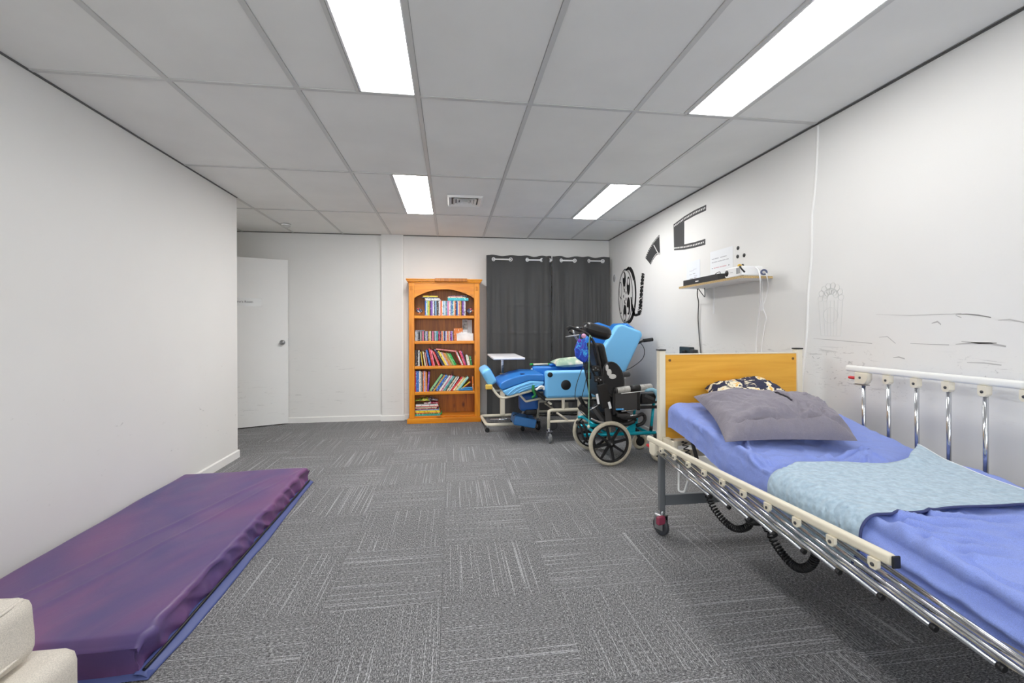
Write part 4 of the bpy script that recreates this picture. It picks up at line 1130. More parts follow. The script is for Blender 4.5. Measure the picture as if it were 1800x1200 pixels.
MB().obox((1.345, WY - .004, .52), (.25, 0, -1), (0, 1, 0), (1, 0, .25), .06, .006, .022, .002, 1).build('white_strap', M_PAPER, wc, 'white webbing end')
# lower tilt mechanism mass
MB().rbox(1.25, 1.56, WY + .10, WY2 - .10, .33, .44, .02, 2).build('tilt_housing', M_BLACK, wc)
# head rest
hd = Matrix.Rotation(-.18, 4, 'Y')
hr = MB()
H_c = Vector((1.285, 3.78, 1.155))
hu = Vector((.962, 0, -.27)).normalized(); hw = Vector((.27, 0, .962)).normalized()
hr.obox(H_c, hu, (0, 1, 0), hw, .265, .17, .118, .055, 5)
hrO = hr.build('headrest', mat('black_vinyl', (34, 34, 36), .35), wc)
MB().tube(crv([H_c - hu * .12 + Vector((0, -.0855, .0)), H_c - hu * .02 + Vector((0, -.088, -.006)), H_c + hu * .12 + Vector((0, -.0855, .004))], 6), .003, 6).build('headrest_seam', M_BLACK, hrO)
MB().cyl((1.06, 3.79, 1.185), (1.18, 3.79, 1.185), .008, 8).build('headrest_rod', M_CHROME, wc)
MB().tube(fillet([(1.07, 3.79, 1.185), (1.10, 3.79, 1.10), (1.21, 3.80, .98)], .04), .010, 8).build('headrest_stem', M_CHROME, wc)
# cables and cord
MB().tube(crv([(1.12, WY + .01, 1.08), (1.17, WY - .01, .97), (1.09, WY - .03, .83), (1.035, WY - .03, .66), (1.05, WY - .02, .53), (1.13, WY, .43)], 8), .003, 6).build('cable', M_BLACK, wc)
MB().tube(crv([(1.17, WY - .01, .90), (1.12, WY - .02, .70), (1.09, WY - .01, .56), (1.11, WY, .50)], 8), .0028, 6).build('cable', M_BLACK, wc)
cd = MB().tube(crv([(1.185, WY - .005, 1.10), (1.162, WY - .018, 1.105), (1.157, WY - .02, .9), (1.156, WY - .02, .6), (1.155, WY - .012, .36)], 8), .0032, 6).build('cord', mat('pale_green_cord', (156, 206, 172), .8), wc, 'pale green cord hanging down')
MB().ball((1.155, WY - .012, .345), .012, .010, .016).build('cord_knot', mat('cream_plastic', (228, 222, 200)), cd)
MB().ball((1.115, WY - .01, 1.115), .022, .018, .02).build('pink_ribbon', mat('pink_fabric', (222, 168, 204), .8), wc, 'pale pink ribbon tied on')
# printed bag hanging from the handle
def bag_mat():
    m = bpy.data.materials.new('blue_swirl_print'); m.use_nodes = True; n = NT(m)
    f = n.noise(n.objc(), 13, 2, .5, 1.2)
    n.link(n.ramp(f, [(.42, S(26, 60, 180)), (.5, S(40, 90, 220)), (.52, S(70, 215, 240)), (.545, S(40, 90, 210)), (.70, S(90, 60, 190))]), n.b.inputs['Base Color'])
    n.b.inputs['Roughness'].default_value = .6
    return m
bagp = [(1.075, 1.085), (1.135, 1.09), (1.155, 1.0), (1.165, .90), (1.12, .885), (1.055, .93), (1.045, 1.0)]
bg = MB().prism(bagp, XZ, WY - .02, WY + .05, r=.018, seg=3).build('bag', bag_mat(), None, 'small blue swirl-print bag hanging from the wheelchair push handle', 'bag', org=(1.1, WY, 1.09))
MB().ball((1.075, WY - .022, 1.075), .016, .012, .018).build('purple_bow', mat('violet_fabric', (120, 70, 200), .7), bg)
MB().tube(crv([(1.08, WY + .01, 1.08), (1.085, WY + .0, 1.12), (1.10, WY + .03, 1.135)], 5), .004, 6).build('bag_strap', MATS['blue_swirl_print'] if 'blue_swirl_print' in MATS else M_BLUE, bg)

# ------------------------------------------------------------------ hospital bed
bed = thing('hospital_bed', 'hospital bed with a honey wood headboard and folding steel side rails', 'bed', (1.62, 1.3, 0))
HY = 2.37
BX0, BX1 = 1.193, 2.062
mb = MB().rbox(1.214, 2.05, HY - .011, HY + .011, .545, 1.026, .004, 2)
hb = mb.build('headboard', M_HEAD, bed)
MB().box(1.214, 2.05, HY - .012, HY + .012, 1.0262, 1.032).build('headboard_edging', M_BEIGE, hb)
for (a, b) in ((1.24, .995), (2.022, .995), (1.24, .625), (2.022, .625)):
    MB().lathe([(.008, 0), (.008, .002), (.004, .003), (0, .003)], (a, HY - .0112, b), (0, -1, 0), 10).build('screw_cap', mat('brown_plastic', (120, 84, 40), .5), hb)
for xx in (BX0, BX1):
    p = MB().rbox(xx - .018, xx + .018, HY - .02, HY + .02, .465, 1.05, .004, 2).build('head_post', M_BEIGE, bed)
    MB().rbox(xx - .021, xx + .021, HY - .023, HY + .023, 1.0505, 1.058, .002, 1).build('post_cap', M_BLACK, p)
    MB().box(xx + (.0182 if xx < 1.5 else -.0202), xx + (.0202 if xx < 1.5 else -.0182), HY - .008, HY + .008, .70, .98).build('post_slot', M_BLACK, p)
def bed_leg(xx, yy):
    l = MB().rbox(xx - .016, xx + .016, yy - .016, yy + .016, .118, .465, .004, 2).build('bed_leg', M_GREY, bed)
    return l
for xx in (BX0, BX1):
    for yy in (HY, .16):
        bed_leg(xx, yy)
        sg = -1 if xx < 1.5 else 1
        wl = MB().lathe([(.03, -.012), (.046, -.014), (.053, -.007), (.053, .007), (.046, .014), (.03, .012)], (xx - .01, yy - .012, .0535), (.93, .36, 0), 24).build('caster', M_GREY if False else mat('dark_grey_rubber', (64, 66, 70), .55), bed)
        f = MB()
        ax = Vector((.93, .36, 0)).normalized(); sd_ = ax.cross(Vector((0, 0, 1)))
        for q in (-1, 1):
            f.obox(Vector((xx - .008, yy - .010, .074)) + ax * .022 * q, ax, sd_, (0, 0, 1), .005, .058, .078, .002, 1)
        f.obox((xx - .004, yy - .006, .115), ax, sd_, (0, 0, 1), .052, .062, .010, .004, 1)
        f.lathe([(.02, 0), (.02, .012), (.015, .02)], (xx, yy, .118), (0, 0, 1), 14)
        f.build('caster_fork', M_STEEL, wl)
        MB().obox((xx - .028, yy - .045, .098), (1, .3, 0), (-.3, 1, 0), (0, 0, 1), .05, .026, .045, .006, 2).build('brake_pedal', mat('maroon_plastic', (150, 60, 84), .45), wl, 'maroon brake pedal')
MB().rbox(BX0 + .017, BX1 - .017, HY - .014, HY + .014, .165, .225, .004, 2).build('cross_bar', M_GREY, bed)
MB().rbox(BX0 + .017, BX1 - .017, .146, .174, .165, .225, .004, 2).build('cross_bar', M_GREY, bed)
# main frame
for xx in (1.245, 2.01):
    MB().rbox(xx - .018, xx + .018, .16, HY - .02, .448, .492, .005, 2).build('side_beam', M_BEIGE, bed)
for yy in (2.33, 1.75, 1.15, .55, .2):
    MB().rbox(1.264, 1.991, yy - .015, yy + .015, .452, .488, .004, 1).build('frame_slat', M_BEIGE, bed)
MB().box(1.21, 2.04, .18, 1.5, .493, .500).build('lying_panel', M_BEIGE, bed)
ang = math.atan2(.13, .72)
MB().obox((1.625, 1.86, .5665), (1, 0, 0), (0, math.cos(ang), math.sin(ang)), (0, -math.sin(ang), math.cos(ang)), .80, .74, .008, 0).build('backrest_panel', M_BEIGE, bed)
for xx in (1.28, 1.96):
    MB().cyl((xx, 2.15, .49), (xx, 2.22, .615), .010, 8).build('backrest_strut', M_DGREY, bed)
MB().box(1.19, 1.224, HY - .10, HY - .022, .475, .56).build('corner_bracket', M_BEIGE, bed)
MB().rbox(1.214, 1.36, HY - .055, HY - .0122, .515, .545, .006, 2).build('head_rail', M_BEIGE, bed)
MB().rbox(1.25, 2.0, .15, .17, .50, .92, .004, 2).build('footboard', M_HEAD, bed)
# coiled leads and crank handle under the head end
def coil(path, R, turns, r, name='coiled_lead'):
    P = crv(path, 40); N = turns * 10; out = []
    for i in range(N + 1):
        t = i / N * (len(P) - 1.001); j = int(t); q = P[j].lerp(P[j + 1], t - j)
        T = (P[min(j + 1, len(P) - 1)] - P[max(j - 1, 0)]).normalized(); n1 = T.orthogonal().normalized(); n2 = T.cross(n1)
        a = 2 * pi * turns * i / N
        out.append(q + (n1 * math.cos(a) + n2 * math.sin(a)) * R)
    return MB().tube(out, r, 5).build(name, M_BLACK, bed)
coil([(1.30, 2.12, .36), (1.305, 2.03, .27), (1.33, 1.93, .225), (1.36, 1.86, .26), (1.375, 1.84, .34)], .014, 34, .0036)
coil([(1.33, 1.72, .345), (1.335, 1.64, .27), (1.345, 1.56, .235), (1.355, 1.50, .27), (1.36, 1.47, .34)], .014, 34, .0036)
coil([(1.26, 2.24, .56), (1.265, 2.22, .51), (1.27, 2.21, .46)], .014, 6, .003)
MB().ball((1.325, 1.76, .335), .05, .035, .022).build('hand_control', M_BLACK, bed)
MB().tube(fillet([(1.222, 2.23, .46), (1.205, 2.20, .305), (1.228, 2.185, .305), (1.262, 2.16, .46)], .012), .0055, 8).build('crank_handle', M_WHITE, bed, 'white bent wire handle')
MB().rbox(1.20, 1.225, 2.24, 2.30, .46, .56, .004, 1).build('corner_bracket', M_BEIGE, bed)
# folded near rail
RX = 1.118
def rz(y): return .551 + .0225 * (2.375 - y)
rl_d = Vector((0, -1, .0225)).normalized(); rl_n = Vector((0, .0225, 1)).normalized()
rail = MB().obox((RX, 1.675, rz(1.675)), (1, 0, 0), rl_d, rl_n, .024, 1.41, .032, .011, 4).build('side_rail', M_BEIGE, bed, 'folded down rail on the room side')
MB().obox((RX, .9675, rz(.97)), (1, 0, 0), rl_d, rl_n, .0235, .006, .0315, .0028, 2).build('rail_end_cap', M_BLACK, rail)
blk = MB().prism([(2.345, .54), (2.345, .482), (2.335, .472), (2.29, .472), (2.275, .49), (2.275, .54)], YZ, RX - .012, RX + .012, r=.004, seg=1).build('lock_block', M_BEIGE, rail)
MB().rbox(RX - .008, RX + .008, 2.346, 2.395, .498, .516, .007, 2).build('red_lever', M_RED, rail, 'red release lever')
MB().obox((1.145, 1.16, .472), (1, 0, 0), Vector((0, -1, .03)).normalized(), Vector((0, .03, 1)).normalized(), .014, 1.70, .022, .004, 1).build('pivot_rail', M_BEIGE, rail)
for yy in (1.92, 1.3, .6):
    MB().box(1.152, 1.228, yy - .015, yy + .015, .458, .470).build('rail_mount', M_BEIGE, rail)
for k in range(11):
    yc = 2.19 - .1307 * (k - 1)
    z0 = rz(yc) - .024; xr = RX - .004
    if k == 0: yc = 2.31; z0 = .50
    else:
        q_ = rz(yc); c = MB().prism([(yc - .014, q_ - .012), (yc - .014, q_ - .030), (yc - .007, q_ - .039), (yc + .007, q_ - .039), (yc + .014, q_ - .030), (yc + .014, q_ - .012)], YZ, RX - .019, RX - .009).build('rail_clip', M_BEIGE, rail)
        MB().lathe([(.0055, 0), (.0055, .002), (0, .003)], (RX - .019, yc, q_ - .027), (-1, 0, 0), 8).build('clip_rivet', M_DGREY, rail)
    ye = 1.792 - .1285 * k
    xr = RX + .006
    p0 = Vector((xr, yc, z0)); p1 = Vector((xr + .002, ye, .440 + .035 * (1.79 - ye)))
    if ye < .32: continue
    rd = MB().cyl(p0, p1, .0072, 12).build('rail_rod', M_CHROME, rail)
    dd = (p1 - p0).normalized()
    MB().cyl(p1, p1 + dd * .012, .0082, 12).build('rod_tip', M_BLACK, rail)
    pv = p1 - dd * .085
    MB().rbox(pv.x + .0075, 1.14, pv.y - .012, pv.y + .012, pv.z - .012, pv.z + .012, .003, 1).build('rod_pivot', M_BEIGE, rail)
# raised far rail
RX2 = 2.085
rail2 = MB().rbox(RX2 - .012, RX2 + .012, .62, 2.062, .948, .980, .010, 3).build('side_rail', mat('white_powder_coat', (236, 236, 232), .35), bed, 'raised rail on the wall side')
MB().prism([(2.005, .948), (2.005, .888), (1.955, .888), (1.94, .90), (1.93, .92), (1.93, .948)], YZ, RX2 - .016, RX2 + .016, r=.004, seg=1).build('lock_block', M_BEIGE, rail2)
MB().lathe([(.006, 0), (.006, .002), (0, .003)], (RX2 - .016, 1.972, .922), (-1, 0, 0), 10).build('clip_rivet', M_DGREY, rail2)
MB().rbox(RX2 - .009, RX2 + .009, 2.006, 2.05, .908, .924, .007, 2).build('red_lever', M_RED, rail2, 'red release lever')
MB().box(RX2 - .014, RX2 + .014, 1.945, 2.012, .8835, .8875).build('lock_plate', M_STEEL, rail2)
for k in range(11):
    yy = 1.965 - .1285 * k
    if k:
        MB().prism([(yy - .015, .948), (yy - .015, .915), (yy - .008, .906), (yy + .008, .906), (yy + .015, .915), (yy + .015, .948)], YZ, RX2 - .018, RX2 + .010).build('rail_clip', M_BEIGE, rail2)
        MB().lathe([(.0058, 0), (.0058, .002), (0, .003)], (RX2 - .018, yy, .924), (-1, 0, 0), 10).build('clip_rivet', M_DGREY, rail2)
    MB().cyl((RX2, yy, .888 if not k else .915), (RX2, yy, .45), .0085, 12).build('rail_rod', M_CHROME, rail2)
MB().rbox(RX2 - .012, RX2 + .012, .55, 2.03, .43, .455, .004, 1).build('pivot_rail', M_BEIGE, rail2)
for yy in (1.9, 1.3, .7):
    MB().box(2.0281, RX2 - .012, yy - .015, yy + .015, .435, .45).build('rail_mount', M_BEIGE, rail2)

# mattress in its sheet
TOP = [(.2, .605), (1.2, .612), (1.42, .62), (1.55, .630), (1.67, .642), (1.80, .664), (1.97, .706), (2.12, .738), (2.3, .762)]
def ztop(y):
    return sum(interp(TOP, y + d) for d in (-.08, -.04, 0, .04, .08)) / 5
MX0, MX1, MY0, MY1 = 1.198, 2.035, .2, 2.3
MTH = .122
FOLDS = []   # (x0,y0,x1,y1,width,height)
for (x0_, y0_, x1_, y1_, w_, h_) in (
        # gathers running out of the knot near the room-side edge
        (1.218, 1.639, 1.231, 1.843, .026, .020), (1.218, 1.639, 1.318, 1.829, .024, .018), (1.218, 1.639, 1.29, 1.598, .018, .018), (1.218, 1.639, 1.39, 1.615, .022, .014), (1.218, 1.639, 1.36, 1.70, .026, .014),
        (1.215, 1.63, 1.20, 1.50, .016, .022), (1.225, 1.63, 1.235, 1.47, .016, .020), (1.23, 1.62, 1.28, 1.50, .018, .016), (1.23, 1.62, 1.33, 1.52, .02, .012), (1.20, 2.02, 1.22, 1.72, .030, .014), (1.20, 1.95, 1.26, 1.86, .03, .012),
        # gathers below the pillow corner
        (1.72, 1.62, 1.412, 1.508, .022, .016), (1.72, 1.62, 1.353, 1.49, .020, .012), (1.70, 1.64, 1.52, 1.60, .022, .012), (1.74, 1.62, 1.443, 1.477, .018, .014), (1.74, 1.62, 1.60, 1.50, .018, .014), (1.76, 1.64, 1.72, 1.50, .018, .012), (1.74, 1.66, 1.86, 1.70, .020, .012),
        (1.45, 1.62, 1.52, 1.53, .03, .010), (1.56, 1.63, 1.40, 1.56, .03, .010),
        # long folds across the foot part
        (1.30, 1.115, 1.62, .965, .026, .018), (1.29, 1.08, 1.50, .90, .026, .016), (1.24, 1.02, 1.40, .93, .024, .014), (1.23, .965, 1.44, .885, .028, .014), (1.25, .90, 1.42, .82, .026, .012), (1.40, 1.11, 1.85, 1.00, .022, .014), (1.45, 1.06, 1.75, .93, .024, .012), (1.23, 1.05, 1.29, .95, .03, .010), (1.5, .98, 1.8, .85, .03, .012)):
    FOLDS.append((x0_, y0_, x1_, y1_, w_, h_))
def fold_h(x, y):
    s = 0
    for (a, b, c, d, w, h) in FOLDS:
        vx, vy = c - a, d - b; L = vx * vx + vy * vy
        t = ((x - a) * vx + (y - b) * vy) / L
        tt = max(0, min(1, t))
        px, py = a + vx * tt, b + vy * tt
        q = math.hypot(x - px - .012 * nz(t * 3, a * 9, d), y - py - .012 * nz(t * 3, b * 9, c))
        if q < w * 2: s = max(s, h * math.exp(-(q / (w * .42)) ** 2) * (1 - tt * .7))
    return s
def sheet_pt(s, y, extra=0):
    """s in metres across the cover, measured from the lower left edge up, across the top and down the right"""
    zt = ztop(y); r = .035
    Hs = MTH - r; A = r * pi / 2; Wd = (MX1 - MX0) - 2 * r
    zb = zt - MTH
    if s < Hs: p = Vector((MX0, y, zb + s)); n = Vector((-1, 0, 0))
    elif s < Hs + A:
        a = (s - Hs) / r; p = Vector((MX0 + r - r * math.cos(a), y, zt - r + r * math.sin(a))); n = Vector((-math.cos(a), 0, math.sin(a)))
    elif s < Hs + A + Wd: p = Vector((MX0 + r + s - Hs - A, y, zt)); n = Vector((0, 0, 1))
    elif s < Hs + 2 * A + Wd:
        a = (s - Hs - A - Wd) / r; p = Vector((MX1 - r + r * math.sin(a), y, zt - r + r * math.cos(a))); n = Vector((math.sin(a), 0, math.cos(a)))
    else: p = Vector((MX1, y, zt - r - (s - Hs - 2 * A - Wd))); n = Vector((1, 0, 0))
    return p + n * extra, n
S_R = .035; S_H = MTH - S_R; S_A = S_R * pi / 2; S_W = (MX1 - MX0) - 2 * S_R; S_T = 2 * S_H + 2 * S_A + S_W
def x_of(s): return MX0 + S_R + (s - S_H - S_A)
def sheet_d(s, y):
    x = x_of(s)
    d = 1.7 * fold_h(x, y) + .005 * nz(x * 6, y * 6, 1) + .006 * (1 - 2.2 * abs(nz(x * 8 + y * 5, y * 8, 4))) + .004 * (1 - 2 * abs(nz(x * 17 - y * 9, y * 15, 8))) + .0016 * nz(x * 26, y * 20, 6)
    if s < S_H + S_A:   # side drape with horizontal folds towards the foot end
        k = smooth(1.45, 1.1, y)
        d += k * .013 * math.sin((s + .10 * (1.2 - y)) * 95) + .004 * nz(y * 9, s * 14, 6)
        d += .012 * smooth(.05, 0, s) * nz(y * 5, 2, 3)
    return d
def sheet_fn(u, v):
    s = u * S_T; y = MY0 + (MY1 - MY0) * v
    p, n = sheet_pt(s, y)
    e = smooth(0, .03, v) * smooth(1, .985, v)
    q = p + n * sheet_d(s, y) * (.3 + .7 * e)
    # head end rounds over
    if v > .985: q.z -= .012 * smooth(.985, 1, v)
    return q
mb = MB().grid(sheet_fn, 230, 320)
nu = 230; w_ = nu + 1
base = 0
# bottom and ends
top_row = [320 * w_ + i for i in range(w_)]; bot_row = [i for i in range(w_)]
mb.f.append(top_row); mb.m.append(0); mb.s.append(False)
mb.f.append(bot_row[::-1]); mb.m.append(0); mb.s.append(False)
mb.f.append([j * w_ for j in range(321)][::-1] + [j * w_ + nu for j in range(321)]); mb.m.append(0); mb.s.append(False)
mb.build('mattress', M_SHEET, None, 'mattress in a rumpled periwinkle blue fitted sheet on the hospital bed', 'mattress')

# quilted pad laid across the mattress and hanging over the near edge
def quilt_fn(off):
    def fn(u, v):
        # u across from the hanging edge, v from the foot side to the head side
        sl = -.035 + .02 * v; 
        s_end = S_H + S_A + (1.86 + .11 * v - MX0 - S_R)
        s = sl + u * (s_end - sl)
        x = x_of(max(s, S_H + S_A))
        yf = 1.118 + .012 * nz(x * 7, 3, 1) + .025 * smooth(.12, 0, u)
        yh = interp([(1.2, 1.475), (1.34, 1.545), (1.5, 1.515), (1.68, 1.487), (1.78, 1.49), (1.97, 1.61), (2.05, 1.62)], x) - .02 * smooth(.1, 0, u)
        y = yf + (yh - yf) * v
        if s >= 0:
            p, n = sheet_pt(s, y)
            base = .009 + max(0, fold_h(x, y)) * .5 + .003 * nz(x * 6, y * 6, 1)
        else:
            p, n = sheet_pt(0, y); p = p + Vector((0, 0, s)); base = .009
        bulge = .022 * smooth(.75, 1, v) * smooth(.72, .85, u) + .008 * nz(x * 5, y * 5, 8) + .006
        q = p + n * (base + bulge + off)
        if u < .16: q.x -= .012 * (1 - u / .16) * (.6 + .4 * math.sin(y * 40))
        return q
    return fn
mb = MB().grid(quilt_fn(.012), 120, 60)
qo = mb.build('quilted_pad', M_QUILT, None, 'pale aqua quilted bed pad laid across the blue sheet', 'blanket')
sm_ = qo.modifiers.new('solid', 'SOLIDIFY'); sm_.thickness = .007; sm_.offset = -1
edge = [quilt_fn(.009)(i / 100, 0) for i in range(101)]
MB().tube(edge, .0042, 6).build('binding', mat('navy_binding', (58, 66, 110), .8), qo)
edge = [quilt_fn(.009)(1, i / 40) for i in range(41)]
MB().tube(edge, .0042, 6).build('binding', M_PAPER, qo, 'pale edge binding')

# pillows on the bed
gp = pillow_mesh((1.165, 1.735, .69), (1.70, 1.63, .70), (1.935, 2.03, .765), (1.285, 2.19, .812), .125, 3, 110, .021, .085, .1, nrm=(0, -.22, 1), sq=2.3, seam=(.56, .36), grooves=[
    (.12, .13, .62, .13, .018, -.022), (.62, .13, .80, .17, .018, -.020), (.80, .17, .96, .06, .018, -.018), (.20, .20, .50, .19, .05, .014), (.60, .15, .66, .40, .016, -.013), (.66, .15, .76, .36, .018, .012), (.70, .20, .72, .42, .012, -.012),
    (.78, .20, .84, .38, .014, -.014), (.86, .16, .98, .10, .02, .014), (.52, .16, .44, .34, .014, .009), (.46, .15, .34, .36, .014, -.009), (.30, .15, .22, .42, .014, .008), (.05, .86, .30, .55, .013, -.010), (.05, .80, .26, .46, .013, .009), (.04, .70, .20, .40, .012, -.008),
    (.08, .92, .40, .66, .012, .008), (.90, .88, .72, .60, .014, -.010), (.95, .70, .80, .50, .014, .010), (.94, .56, .82, .40, .012, -.009), (.30, .92, .42, .70, .014, -.007)])
gpo = gp.build('pillow', M_PILLOW, None, 'large creased grey pillow at the head of the hospital bed', 'pillow')
MB().tube([gp.topf(.56 + .025 * math.sin((.38 + .5 * i / 20) * 5), .38 + .5 * i / 20) + Vector((0, -.003, .009)) for i in range(21)], .004, 6).build('pillowcase_seam', mat('dark_grey_cotton', (48, 44, 54), .8), gpo)
fp2 = pillow_mesh((1.40, 2.10, .775), (1.80, 2.12, .785), (1.79, 2.335, .862), (1.44, 2.335, .835), .080, 9, 40, .014, -.04, .25, nrm=(0, -.55, 1), sq=4.5)
fp2.build('pillow', M_FLORAL, None, 'small navy and cream floral pillow against the headboard', 'pillow')

# ------------------------------------------------------------------ wall shelf group
ws = thing('wall_shelf', 'white chipboard shelf with raw edges on two wall brackets', 'shelf', (2.07, 3.13, 1.52))
WZ = 1.533
MB().box(1.951, XR - .0005, 2.726, 3.542, WZ - .0165, WZ).build('shelf_board', M_WHITE, ws)
MB().box(1.949, 1.951, 2.726, 3.542, WZ - .0166, WZ + .0002).build('chipboard_edge', M_BOARD, ws, 'raw chipboard edge')
MB().box(1.951, XR - .0005, 2.7235, 2.726, WZ - .0166, WZ + .0002).build('chipboard_edge', M_BOARD, ws, 'raw chipboard edge')
for yy in (3.40, 2.83):
    b = MB().rbox(2.0, XR - .001, yy - .012, yy + .012, WZ - .0215, WZ - .0168, .001, 1).build('bracket', M_WHITE, ws)
    MB().box(XR - .005, XR - .0008, yy - .010, yy + .010, 1.30, WZ - .022).build('bracket_upright', M_WHITE, b)
sb = thing('soundbar', 'long black soundbar at the left of the wall shelf', 'speaker', (2.03, 3.26, WZ))
MB().prism([(1.972, 3.018), (1.972, 3.514), (2.07, 3.514), (2.085, 3.50), (2.085, 2.99), (2.07, 2.985)], XY, WZ + .0005, WZ + .051, r=.004, seg=2).build('body', mat('black_speaker_cloth', (40, 40, 42), .6), sb)
MB().prism([(3.28, WZ + .020), (3.325, WZ + .020), (3.322, WZ + .028), (3.277, WZ + .028)], YZ, 1.9708, 1.9718).build('badge', M_WHITE, sb)
pj = thing('projector', 'small white projector with side vents at the right of the wall shelf', 'projector', (2.04, 2.79, WZ))
MB().rbox(1.965, 2.13, 2.745, 2.93, WZ + .006, WZ + .072, .01, 3).build('body', M_WHITE, pj)
MB().lathe([(.0, .004), (.018, .003), (.022, 0)], (1.965, 2.905, WZ + .036), (-1, 0, 0), 18).build('lens', M_BLACK, pj)
for q in range(4):
    MB().box(1.9643, 1.966, 2.792 - q * .010, 2.797 - q * .010, WZ + .020, WZ + .060).build('vent_slot', M_GREY, pj)
MB().box(1.9645, 1.966, 2.835, 2.865, WZ + .034, WZ + .038).build('badge', mat('pale_grey_print', (190, 190, 194), .5), pj)
for q in (2.76, 2.915):
    MB().cyl((1.985, q, WZ), (1.985, q, WZ + .007), .008, 8).build('foot', M_DGREY, pj)
MB().tube(crv([(1.985, 2.762, WZ + .062), (1.955, 2.745, WZ + .066), (1.945, 2.72, WZ + .05), (1.96, 2.702, WZ + .02)], 6), .0055, 8).build('video_cable', M_BLACK, pj)
def hang_cable(name, pts, r, m, label):
    return MB().tube(crv(pts, 8), r, 7).build(name, m, None, label, 'cable')
hang_cable('cable', [(2.10, 2.742, WZ + .045), (2.03, 2.69, WZ + .052), (1.985, 2.60, WZ + .02), (1.975, 2.575, 1.49), (2.04, 2.66, 1.43), (2.10, 2.739, 1.36), (2.155, 2.835, 1.20), (2.172, 2.875, 1.05), (2.175, 2.885, .86)], .0048, M_WHITE, 'thick white power cable hanging from the projector down the wall')
hang_cable('cable', [(2.12, 2.735, WZ + .03), (2.10, 2.69, WZ + .02), (2.085, 2.655, WZ - .005), (2.15, 2.726, 1.455), (2.165, 2.77, 1.38), (2.17, 2.80, 1.322), (2.174, 2.775, 1.25), (2.176, 2.79, 1.202), (2.176, 2.82, 1.062), (2.176, 2.83, .98)], .0034, M_WHITE, 'thin wavy white cable hanging right of the thick projector cable')
MB().torus((2.10, 2.70, WZ + .022), (-.5, -.8, .2), .016, .006, 20, 8).build('cable_coil', mat('slate_plastic', (84, 92, 124), .5), None, 'small coil of slate blue cable at the end of the wall shelf', 'cable')
hang_cable('cable', [(2.09, 3.49, 1.512), (2.13, 3.56, 1.46), (2.165, 3.60, 1.40), (2.172, 3.62, 1.25), (2.175, 3.60, 1.05), (2.175, 3.58, .92), (2.175, 3.57, .72)], .0045, M_DGREY, 'thin dark cable hanging from the soundbar end of the shelf')
hang_cable('cable', [(2.08, 3.46, 1.512), (2.10, 3.43, 1.46), (2.10, 3.40, 1.44), (2.09, 3.38, 1.47), (2.08, 3.37, 1.51)], .0035, M_DGREY, 'short dark cable loop drooping under the wall shelf')
hang_cable('cable', [(2.10, 3.30, WZ + .05), (2.12, 3.27, WZ + .085), (2.12, 3.22, WZ + .09), (2.10, 3.19, WZ + .052)], .003, M_DGREY, 'thin grey cable arching behind the soundbar')
M_INK = mat('grey_ink', (186, 186, 190), .8); M_INKR = mat('red_ink', (216, 178, 184), .8); M_INKD = mat('dark_ink', (120, 112, 120), .8)
def wall_paper(y0, y1, z0, z1, label, marks, m):
    o = MB().box(XR - .0022, XR - .0006, y0, y1, z0, z1).build('paper_notice', m, None, label, 'paper')
    k = 0
    for (a, b, zz, h, mm) in marks:
        MB().box(XR - .0028, XR - .0023, a, b, zz - h / 2, zz + h / 2).build('printed_line', mm, o)
    return o
mk = []
for zz, segs, mm in ((1.755, ((3.425, 3.39), (3.385, 3.33), (3.31, 3.275), (3.27, 3.225)), M_INK), (1.727, ((3.425, 3.40), (3.393, 3.35), (3.342, 3.29), (3.282, 3.24), (3.232, 3.20)), M_INK), (1.678, ((3.40, 3.375), (3.37, 3.325), (3.318, 3.29), (3.284, 3.23)), M_INKR), (1.678, ((3.425, 3.415), (3.205, 3.192)), M_INKD)):
    for a, b in segs: mk.append((b, a, zz, .007, mm))
wall_paper(3.15, 3.449, WZ + .02, 1.82, 'white printed notice with faint red line taped above the wall shelf', mk, M_PAPER)
mk = [(3.70, 3.775, 1.70, .004, M_INK), (3.66, 3.71, 1.71, .004, M_INK), (3.68, 3.72, 1.672, .006, M_INK), (3.735, 3.775, 1.668, .006, M_INK), (3.65, 3.70, 1.65, .004, M_INK), (3.72, 3.77, 1.63, .010, M_INK), (3.66, 3.70, 1.635, .006, M_INK)]
wall_paper(3.607, 3.826, WZ + .02, 1.786, 'smaller pale paper with a faint grey drawing left of the notice', mk, mat('bluish_paper', (226, 230, 238), .8))
for (a, b, l) in ((3.088, 1.791, 'round black wall dot, topmost of three beside the notice'), (3.093, 1.727, 'round black wall dot, lower left of three beside the notice'), (3.017, 1.724, 'round black wall dot, lower right of three beside the notice')):
    MB().lathe([(.0145, .0003), (.0145, .003), (.012, .004), (0, .004)], (XR, a, b), (-1, 0, 0), 18).build('wall_dot', M_BLACK, None, l, 'sticker', 'black dots on the wall beside the notice')
yk = thing('wall_hook', 'small yellow and black knob on the wall above the projector', 'hook', (XR, 3.035, 1.646))
MB().lathe([(.016, .0004), (.016, .004), (.008, .006)], (XR, 3.035, 1.646), (-1, 0, 0), 16).build('base', M_BLACK, yk)
MB().lathe([(.008, .006), (.012, .02), (.015, .028), (.012, .036), (0, .038)], (XR, 3.035, 1.646), (-1, 0, 0), 16).build('knob', mat('yellow_gold_plastic', (224, 178, 40), .35), yk)
pb = thing('wall_phone', 'small black wall unit showing just above the headboard', 'device', (XR - .03, 3.76, .92))  # unidentified black device, built as a plain wall unit
MB().rbox(XR - .05, XR - .001, 3.70, 3.88, .88, 1.005, .006, 2).build('housing', mat('slate_black_plastic', (44, 54, 58), .4), pb)
MB().rbox(XR - .075, XR - .0505, 3.745, 3.80, .90, .975, .008, 2).build('front_plate', M_BLACK, pb)
MB().rbox(XR - .05, XR - .002, 3.64, 3.699, .90, .985, .006, 2).build('plug', M_DGREY, pb)
